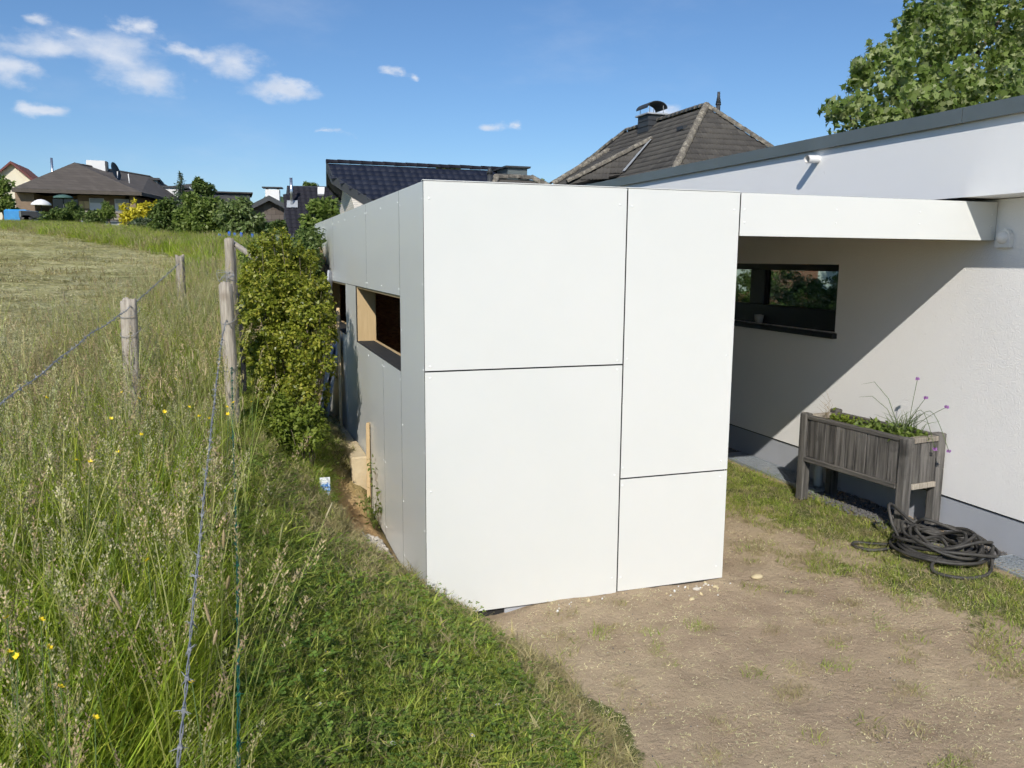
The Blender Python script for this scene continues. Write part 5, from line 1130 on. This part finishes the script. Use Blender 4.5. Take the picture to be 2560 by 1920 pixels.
G_dry = leafmat('dry_blades', [(.30, .25, .11), (.40, .34, .17), (.50, .43, .24)], .35, inst=True)
G_lawn = leafmat('lawn_blades', [(.16, .23, .028), (.25, .345, .046), (.34, .43, .07), (.47, .49, .13)], .4, inst=True)
G_lawn_dry = leafmat('dry_lawn_blades', [(.26, .26, .09), (.40, .35, .17), (.52, .44, .25)], .35, inst=True)
G_head = leafmat('straw_seed_heads', [(.42, .34, .16), (.55, .44, .24), (.66, .54, .33)], .35, inst=True)
G_headg = leafmat('greenish_seed_heads', [(.34, .36, .14), (.46, .45, .22), (.58, .53, .32)], .35, inst=True)
G_stem = leafmat('grass_stems', [(.18, .27, .04), (.28, .36, .07), (.42, .41, .15)], .3, inst=True)
G_hay = leafmat('cut_hay', [(.46, .46, .18), (.62, .60, .29), (.74, .69, .40), (.82, .77, .50)], .15, inst=True)
G_clover = leafmat('clover_leaves', [(.10, .175, .028), (.16, .25, .048), (.23, .32, .075)], .35, spec=.1, inst=True)
def rots(n, tilt=.12): return np.stack([rng.normal(0, tilt, n), rng.normal(0, tilt, n), rng.random(n)*6.283], 1)
def rnd(n, lo, hi): return lo+(hi-lo)*rng.random(n)
# tall meadow grass
mpro = [proto([(*blades(46, .13, .30, .72, .0072, .5), G_meadow)], 'meadow') for _ in range(5)]
mpro += [proto([(*blades(40, .13, .25, .62, .005, .6), G_dry)], 'meadow') for _ in range(2)]
n = 9000; y = .75+17.5*rng.random(n)**1.25; x = rnd(n, -3.9, .22)
k = (x > np.maximum(edge_fieldline(y)-.25, -.36*y-.5)) & (x < -.04+.06*np.sin(y*4)) & (np.hypot(x, y) > 1.15); x, y = x[k], y[k]; n = len(x)
dryp = .10+np.clip((y-3.2)/5, 0, .6)+np.clip((-x-.8)/2.5, 0, .3)*np.clip((y-3)/2, 0, 1)
idx = np.where(rng.random(n) < dryp, 5+rng.integers(0, 2, n), rng.integers(0, 5, n))
scatter('meadow_grass', np.stack([x, y, hgt(x, y)-.01], 1), rots(n), rnd(n, .55, 1.0)*np.clip((.08-x)/.42, .38, 1)*np.clip(1.06-.03*y, .6, 1), idx, mpro, 'tall uncut meadow grass along the fence', 'grass')
# seed heads standing over it
spro = []
for kind, hl, mt in (('panicle', .13, G_headg), ('panicle', .15, G_head), ('narrow', .12, G_head), ('narrow', .10, G_headg), ('spike', .075, G_headg), ('spike', .06, G_head)):
    a_, b_, c_, d_ = seed_stems(5, .12, .60, .95, kind, hl); spro.append(proto([(a_, b_, G_stem), (c_, d_, mt)], 'seedhead'))
n = 2300; y = .9+13*rng.random(n)**1.35; x = rnd(n, -3.6, -.03)
k = (x > np.maximum(edge_fieldline(y)-.1, -.36*y-.4)) & (np.hypot(x, y) > 1.35); x, y = x[k], y[k]; n = len(x)
scatter('seed_heads', np.stack([x, y, hgt(x, y)], 1), rots(n, .13), rnd(n, .6, 1.0)*np.where(y < 2, .92, 1), rng.choice(6, n, p=[.32, .26, .20, .14, .05, .03]), spro, 'straw coloured seed heads standing above the meadow grass', 'grass')
# green strip of tall grass beyond the mown field
fpro = [proto([(*blades(60, .5, .35, .85, .022, .4, seg=3), G_meadow)], 'strip') for _ in range(3)] + [proto([(*blades(50, .5, .4, .9, .018, .5, seg=3), G_dry)], 'strip')]
n = 9000; xx = rnd(n, -32, 1.8); y = 22+(-xx)*2.236+rnd(n, -.5, 14); k = (y > 14) & (y < 92) & (xx > -.34*y-2); xx, y = xx[k], y[k]
x2 = rnd(1600, -.8, 1.6); y2 = rnd(1600, 12, 36); xx = np.concatenate([xx, x2]); y = np.concatenate([y, y2]); n = len(xx)
scatter('field_margin_grass', np.stack([xx, y, hgt(xx, y)-.02], 1), rots(n), rnd(n, .35, .62)*np.where(y < 28, 1.15, 1), np.where(rng.random(n) < .42, 3, rng.integers(0, 3, n)), fpro, 'strip of tall green grass along the gardens', 'grass')
# cut hay on the field
hpro = []
for _ in range(4):
    V, Fq_ = blades(22, .40, .12, .45, .013, .9, lean=1.3, seg=3, tipw=.5, flat=.955); hpro.append(proto([(V, Fq_, G_hay)], 'hay'))
hpro.append(proto([(*blades(60, .3, .05, .12, .009, .5, seg=2), G_lawn_dry)], 'hay'))
n = 5200; y = 6.0+58*rng.random(n)**1.7; x = -.0-rng.random(n)*(.36*y+1.5)
k = (x < edge_fieldline(np.minimum(y, 23))+.2) & (y < 22-x*2.236+1); x, y = x[k], y[k]; n = len(x)
row = np.sin(y*1.3+x*.5+1.5*np.sin(x*.4)); keep = rng.random(n) < .62+.38*(row > -.1); x, y = x[keep], y[keep]; n = len(x)
scatter('cut_hay', np.stack([x, y, hgt(x, y)+.025], 1), rots(n, .03), rnd(n, .6, 1.05)*(1+y*.02), np.where(rng.random(n) < .10, 4, rng.integers(0, 4, n)), hpro, 'mown hay lying across the sloping field', 'hay')
# lawn on the bank
lpro = [proto([(*blades(64, .085, .018, .052, .0042, .75, seg=3), G_lawn)], 'lawn') for _ in range(4)] + [proto([(*blades(60, .085, .02, .06, .0036, .9, lean=.6, seg=3), G_lawn_dry)], 'lawn') for _ in range(2)]
cl = []
for s_ in range(3):
    pts_ = np.stack([rng.normal(0, .05, 40), rng.normal(0, .05, 40), .015+.03*rng.random(40)], 1); V = []; Fq_ = []
    for p in pts_:
        for j in range(3):
            a = j*2.094+rng.random()*.3; d = np.array([cos(a), sin(a), .1])*.011; sd_ = np.array([-sin(a), cos(a), 0])*.006; bb = len(V); V += [p, p+d*.6+sd_, p+d*1.1, p+d*.6-sd_]; Fq_.append([bb, bb+1, bb+2, bb+3])
    cl.append(proto([(np.array(V), np.array(Fq_), G_clover)], 'lawn'))
broad = [proto([(*blades(14, .05, .05, .10, .011, .9, seg=3), G_lawn)], 'lawn') for _ in range(2)]
n = 17000; y = rnd(n, 1.2, 10.4); x = rnd(n, .0, 1.65)
e_ = xe(y); edge_n = .06*np.sin(y*9)+.05*np.sin(y*23+1); pitk = (((x-.78)/.20)**2+((y-5.75)/.62)**2 < 1+.25*np.sin(y*14)) | ((x > .66+.05*np.sin(y*17)) & (y > 5.15) & (y < 6.5)) | (((x-.25)/.10)**2+((y-5.75)/.22)**2 < 1) | (((x-.42)/.11)**2+((y-4.05)/.10)**2 < 1)
k = (x < e_-.02+edge_n) & ~pitk & ~((x > .83) & (y > 4.75)) ; 
k &= ~((x > .82) & (y > 4.36) & (y < 4.5) & (x > .95)); x, y, e_ = x[k], y[k], e_[k]; n = len(x)
dryp = np.clip((x-e_+.42)/.4, 0, 1)*.95*np.clip((y-1.6)/1.0, .3, 1)+.16+.6*np.clip(1.2-np.hypot((x-.5)/.4, (y-4.7)/1.1), 0, 1)+.3*np.clip(1-np.abs(y-5.2)/1.0, 0, 1)
r_ = rng.random(n); idx = np.where(r_ < dryp, 4+rng.integers(0, 2, n), np.where(rng.random(n) < .16, 6+rng.integers(0, 3, n), np.where(rng.random(n) < .09, 9+rng.integers(0, 2, n), rng.integers(0, 4, n))))
edge_tall = 1+.5*np.clip(1-(x+.0)/.3, 0, 1)*rng.random(n)
scatter('lawn_grass', np.stack([x, y, hgt(x, y)-.004], 1), rots(n, .2), rnd(n, .65, 1.25)*edge_tall*np.where(r_ < dryp, 1.0, 1-.35*np.clip((x-e_+.35)/.3, 0, 1)), idx, lpro+cl+broad, 'short lawn grass and clover on the bank', 'grass')
# longer tufts by the fence foot and round the pit
n = 520; y = rnd(n, 1.6, 9.5); x = rng.normal(.10, .07, n); x3 = rng.normal(.50, .06, 120); y3 = rnd(120, 5.6, 6.6); x = np.concatenate([x, x3]); y = np.concatenate([y, y3]); n = len(x)
tpro = [proto([(*blades(22, .05, .06, .15, .005, .8, seg=4), G_lawn)], 'tuft') for _ in range(3)]
scatter('grass_tufts', np.stack([x, y, hgt(x, y)-.005], 1), rots(n, .2), rnd(n, .6, 1.2), rng.integers(0, 3, n), tpro, 'longer grass tufts at the foot of the fence and round the pit', 'grass')
# thin grass beside the house and tufts on the dirt
n = 5200; y = rnd(n, 2.0, 8.2); x = rnd(n, 2.9, 4.72); cut = right_grass(x, y)
dens = np.clip((x-cut+.25+.28*np.sin(x*6+y*4)+.2*np.sin(x*11-y*9))/.5, 0, 1)*np.where(x > 4.63, .5, 1); k = rng.random(n) < dens; x, y = x[k], y[k]
n2 = 62; tx = rnd(n2, 1.4, 4.0); ty = rnd(n2, 2.3, 4.3); cx_ = np.concatenate([x]+[tx+rng.normal(0, .035, n2) for _ in range(3)]); cy_ = np.concatenate([y]+[ty+rng.normal(0, .03, n2) for _ in range(3)]); n = len(cx_)
ob = (cx_ > xe(cy_)+.05) & ~((cx_ < 2.98) & (cy_ > 4.34)); cx_, cy_ = cx_[ob], cy_[ob]; n = len(cx_)
ipro = [proto([(*blades(26, .07, .02, .065, .0035, .9, seg=3), G_lawn)], 'thin') for _ in range(3)] + [proto([(*blades(26, .07, .015, .05, .003, 1.0, lean=.8, seg=3), G_lawn_dry)], 'thin') for _ in range(3)]
scatter('thin_grass', np.stack([cx_, cy_, hgt(cx_, cy_)-.003], 1), rots(n, .15), rnd(n, .55, 1.15), np.where(rng.random(n) < np.where(cx_ < right_grass(cx_, cy_), .8, .5), 3+rng.integers(0, 3, n), rng.integers(0, 3, n)), ipro, 'thin half dry grass growing back between dirt and house', 'grass')
# straw bits and crumbs on the dirt
bpro = [proto([(*blades(9, .10, .012, .045, .0036, .3, lean=1.0, seg=1, tipw=.8, flat=.9), G_hay)], 'crumb') for _ in range(3)]
def pebble(name, r_, mat):
    mb = MB(); V = []; nlat, nlon = 4, 7
    for i in range(nlat+1):
        th = pi*i/nlat
        for j in range(nlon): g = 2*pi*j/nlon; q = r_*(.8+.4*rng.random()); V.append((q*sin(th)*cos(g)*1.2, q*sin(th)*sin(g), q*cos(th)*.65))
    Fq_ = [(i*nlon+j, (i+1)*nlon+j, (i+1)*nlon+(j+1) % nlon, i*nlon+(j+1) % nlon) for i in range(nlat) for j in range(nlon)]
    return proto([(np.array(V), np.array(Fq_), mat)], name)
bpro += [pebble('crumb', .006, M['lgravel']), pebble('crumb', .009, M['ochre']), pebble('crumb', .007, M['pebble'])]
M['clod'] = simple('soil_clod', (.30, .235, .165), (.38, .30, .21), 5, .95); bpro += [pebble('crumb', .010, M['clod'])]
n = 8000; y = rnd(n, 2.0, 5.6); x = rnd(n, 1.2, 4.4); k = (x > xe(y)+.02) & ~((x < 2.96) & (y > 4.38)); x, y = x[k], y[k]; n = len(x)
pat = .5+.5*np.sin(x*2.1+y*1.7)*np.sin(x*1.3-y*2.9+1); rr_ = rng.random(n)
idx = np.where(rr_ < .50*pat+.15, rng.integers(0, 3, n), np.where(rr_ < .85, 6, rng.integers(3, 6, n)))
scatter('straw_and_crumbs', np.stack([x, y, hgt(x, y)+.003], 1), rots(n, .1), rnd(n, .2, .62), idx, bpro, 'straw bits, crumbs and small stones strewn on the dirt', 'litter')
# gravel: dark strip at the plinth, pale rubble by the shed side
gp = [pebble('gravel', .011, M['pebble']) for _ in range(3)]
n = 3400; y = np.concatenate([rnd(2400, 4.02, 5.75), rnd(1000, 7.18, 7.7)]); x = rnd(n, 4.66, 5.0); x = np.where(y < 5.72, np.where(rng.random(n) < .3, x-.06, x), x)
scatter('gravel_strip', np.stack([x, y, .062+.012*rng.random(n)], 1), rots(n, 1), rnd(n, .5, 1.1), rng.integers(0, 3, n), gp, 'dark gravel strip along the house plinth', 'gravel')
gl_ = [pebble('rubble', .016, M['lgravel']) for _ in range(3)] + [pebble('rubble', .016, M['pebble'])]
n = 1500; y = rnd(n, 4.6, 5.75); x = rng.normal(.885, .06, n); x = np.minimum(x, .965)
scatter('rubble', np.stack([x, y, hgt(x, y)+.004], 1), rots(n, 1), rnd(n, .4, 1.5), rng.choice([0, 1, 2, 3], n, p=[.3, .3, .25, .15]), gl_, 'pale rubble in the trench beside the shed', 'gravel')
n = 34; x = np.concatenate([rng.normal(2.72, .14, 24), rng.normal(1.75, .2, 10)]); y = rng.normal(4.30, .04, n)
scatter('broken_stone', np.stack([x, np.minimum(y, 4.37), hgt(x, y)+.004], 1), rots(n, 1), rnd(n, .25, .75), rng.choice([0, 1, 2], n), [pebble('chip', .016, M['lgravel']), pebble('chip', .018, M['ochre']), pebble('chip', .013, M['bwhite'])], 'pale stone chips at the foot of the shed front', 'gravel')

# ================================================================ small plants
M['yellow_petal'] = simple('yellow_petals', (.75, .55, .01), (.8, .62, .03), 20, .5); M['white_petal'] = simple('white_petals', (.75, .74, .68), (.7, .66, .62), 20, .6); M['purple'] = simple('chive_petals', (.34, .13, .42), (.44, .22, .52), 40, .6)
GS = leafmat('flower_stalks', [(.08, .14, .03), (.12, .18, .04)], .3)
cupme = MB(); 
for k in range(5):
    a = 2*pi*k/5; d = Vector((cos(a), sin(a), 0)); s_ = Vector((-sin(a), cos(a), 0)); cupme.add([Vector((0, 0, 0)), d*.007+s_*.006+Vector((0, 0, .004)), d*.0125+Vector((0, 0, .009)), d*.007-s_*.006+Vector((0, 0, .004))], [(0, 1, 2, 3)])
cupme = cupme.mesh('flower'); cupme.materials.append(M['yellow_petal'])
stm = MB().tube([(0, 0, 0), (.02, .01, -.3), (.01, 0, -.62)], .0014, 4).mesh('stem'); stm.materials.append(GS)
FL = [(380, 820, 5.0), (545, 868, 4.6), (452, 905, 3.9), (490, 880, 4.2), (492, 895, 4.0), (408, 880, 4.3), (265, 848, 4.4), (300, 862, 4.3), (100, 860, 3.8), (88, 1340, 1.9), (15, 1335, 1.9), (38, 1418, 1.75), (105, 1400, 1.75), (165, 995, 3.0), (195, 998, 3.0), (320, 1210, 2.3), (255, 978, 3.0), (355, 890, 3.6), (415, 1475, 1.7), (205, 1552, 1.6), (240, 905, 3.6), (305, 940, 3.3), (130, 1485, 1.7), (505, 870, 4.4), (20, 1410, 1.8), (430, 900, 3.9)]
for (px, py, Y) in FL:
    c_ = at(px, py, Y); e = empty('buttercup', c_, random.random()*6, label='small yellow buttercup flowering in the tall meadow grass', cat='flower', group='buttercups in the meadow')
    f_ = link('flower', cupme, None, e); f_.rotation_euler = (random.uniform(-.9, -.2), random.uniform(-.5, .5), 0); f_.scale = (.5+.07*Y,)*3; link('stem', stm, None, e)
dm = MB()
for k in range(11):
    a = 2*pi*k/11; d = Vector((cos(a), sin(a), .1)); s_ = Vector((-sin(a), cos(a), 0)); dm.add([d*.003, d*.008+s_*.0022, d*.0115, d*.008-s_*.0022], [(0, 1, 2, 3)])
dm = dm.mesh('petals'); dm.materials.append(M['white_petal']); dc = MB().lathe([(.0035, 0), (.003, .002), (.0002, .003)], 8).mesh('disc'); dc.materials.append(M['yellow_petal'])
for (px, py) in ((590, 1388), (652, 1430), (708, 1438), (745, 1655), (690, 1555), (1075, 1550), (1120, 1590), (1060, 1520), (1245, 1525), (700, 1480), (960, 1540), (1020, 1620), (665, 1432), (1150, 1640), (850, 1640)):
    lo, hi = .05, .8
    for _ in range(24):
        mid = .5*(lo+hi); q = atz(px, py, mid)
        if float(hgt(q.x, q.y)) > mid: lo = mid
        else: hi = mid
    q = atz(px, py, lo); e = empty('daisy', (q.x, q.y, lo+.055), label='tiny white daisy in the short lawn of the bank', cat='flower', group='daisies in the lawn')
    a_ = link('petals', dm, None, e); a_.rotation_euler = (.5*random.uniform(-1, 1)-.3, .4*random.uniform(-1, 1), 0); b_ = link('disc', dc, None, e); b_.rotation_euler = a_.rotation_euler; MB().tube([(0, 0, 0), (0, 0, -.06)], .0012, 4).build('stem', GS, e)
# chives in the raised bed
def in_bed(u, v, z=.685): return PO+pv*v+pu*u+Vector((0, 0, z))
cv = in_bed(.22, .2); ce = empty('chives', cv, label='chives with purple flower heads in the raised bed', cat='plant')
lm = MB(); R_ = random.Random(3)
for i in range(46):
    a = R_.uniform(0, 6.28); s_ = Vector((R_.gauss(0, .035), R_.gauss(0, .045), 0)); h_ = R_.uniform(.12, .26); o_ = R_.uniform(.02, .16)
    lm.tube([s_, s_+Vector((cos(a)*o_*.3, sin(a)*o_*.3, h_*.6)), s_+Vector((cos(a)*o_, sin(a)*o_, h_*(1-o_*1.6)))], [.0028, .0024, .0006], 5)
for (dx, dy, dz) in ((-.18, .26, .40), (-.14, .32, .28), (-.02, -.30, .22), (.0, -.26, .16)):
    lm.tube([(0, 0, 0), (dx*.35, dy*.35, dz*.7), (dx*.7, dy*.7, dz), (dx, dy, dz*.93)], [.003, .0026, .002, .0006], 5)
lm.build('leaves', leafmat('chive_leaves', [(.09, .15, .05), (.14, .20, .08), (.22, .25, .12)], .25), ce)
for (px, py) in ((1982, 818), (2000, 859), (2045, 879), (2050, 975), (2020, 970)):
    t_ = atx(px, py, cv.x+.02)-cv; fl = MB(); pp = unit(70)
    base_p = Vector((R_.gauss(0, .02), R_.gauss(0, .02), 0)); mid_ = base_p.lerp(t_, .55)+(Vector((0, 0, .25)) if t_.z < .1 else Vector((0, 0, .02)))
    MB().tube(catmull([base_p, mid_, t_], 6), .002, 5).build('stalk', GS, ce)
    for d in pp:
        d = Vector(d); s_ = d.orthogonal().normalized()*.0035; fl.add([t_+d*.003, t_+d*.011+s_, t_+d*.0185, t_+d*.011-s_], [(0, 1, 2, 3)])
    fl.build('flower_head', M['purple'], ce)
# strawberry plants and weeds filling the bed
def low_plant(name, lab, spots, mat, leaf, n, hmax=.07):
    c0 = sum(spots, Vector())/len(spots); e = empty(name, c0, label=lab, cat='plant'); pos = []
    for s_ in spots:
        q = rng.normal(0, .045, (n//len(spots), 3)); q[:, 2] = np.abs(q[:, 2])*.6+.01; pos.append(q+np.array(s_-c0))
    pos = np.concatenate(pos); link('leaves', leaf_mesh('leaves', pos, unit(len(pos))*.5+np.array([0, 0, .5]), leaf*(.6+.7*rng.random(len(pos))), LEAF_OVAL, .6), FOL[mat], e); return e
low_plant('strawberry_plant', 'leafy strawberry plants filling the right half of the raised bed', [in_bed(.12, .1), in_bed(.3, .12), in_bed(.42, .16), in_bed(.2, .22), in_bed(.36, .24), in_bed(.48, .1), in_bed(.06, .2), in_bed(.5, .22)], 'mid', .038, 700)
low_plant('bed_weeds', 'thin green weeds in the left half of the raised bed', [in_bed(.68, .16), in_bed(.78, .14), in_bed(.85, .18)], 'hedge', .032, 240)
tw = MB(); tb = in_bed(.88, .12)
for i in range(9):
    a = R_.uniform(-1, 1); h_ = R_.uniform(.12, .30); tw.tube([(R_.gauss(0, .03), R_.gauss(0, .05), 0), (a*.04, -R_.uniform(-.05, .08), h_*.6), (a*.1-.03, R_.uniform(-.12, .16), h_)], [.0016, .0013, .0005], 4)
tw.build('dry_twigs', simple('dry_twig', (.30, .22, .13), (.38, .29, .18), 9, .8), loc=tb, label='dry bare twigs sticking out of the raised bed', cat='plant')
# weed beside the shed side
we = Vector((.93, 5.95, H1(.90, 5.95))); wm = empty('trench_weed', we, label='leggy pale green weed growing against the shed side', cat='plant'); ws = MB(); pos = []
for (dx, dy, h_) in ((0, .1, .52), (-.05, -.02, .26), (.02, -.08, .30), (-.09, .04, .22), (.03, -.1, .2)):
    pth = catmull([(0, 0, 0), (dx*.5, dy*.5, h_*.6), (dx, dy, h_)], 5); ws.tube(pth, .002, 5)
    for p in pth[2:]:
        for _ in range(4): pos.append(p+Vector((R_.gauss(0, .018), R_.gauss(0, .022), R_.gauss(0, .012))))
ws.build('stems', GS, wm); pos = np.array([list(p) for p in pos]); link('leaves', leaf_mesh('leaves', pos, unit(len(pos)), .03*(.6+.7*rng.random(len(pos))), LEAF_OVAL, .3), leafmat('weed_leaves', [(.12, .17, .03), (.22, .25, .06)], .4), wm)
# single stones
for (px, py, r_, mt, lab) in ((1636, 1245, .028, 'ochre', 'rounded ochre stone lying alone on the dirt'), (1505, 1268, .019, 'lgravel', 'white chalky stone under the right shed corner'), (1545, 1262, .015, 'ochre', 'small pale stone at the right corner of the shed'), (1495, 1290, .016, 'ochre', 'tiny flat ochre stone before the shed corner'), (1700, 1275, .012, 'pebble', 'tiny dark pebble on the open dirt')):
    q = atz(px, py, .03); R2_ = random.Random(px); V = []; nl, nm_ = 6, 10
    for i in range(nl+1):
        th = pi*i/nl
        for j in range(nm_): g = 2*pi*j/nm_; rr = r_*(1+.12*sin(2*g+px)+.08*sin(3*th+g)); V.append((rr*sin(th)*cos(g)*1.35, rr*sin(th)*sin(g), rr*cos(th)*.6))
    MB().add(V, [(i*nm_+j, (i+1)*nm_+j, (i+1)*nm_+(j+1) % nm_, i*nm_+(j+1) % nm_) for i in range(nl) for j in range(nm_)], True).build('stone', M[mt], loc=(q.x, min(q.y, 4.36), H1(q.x, q.y)+r_*.35), label=lab, cat='stone')
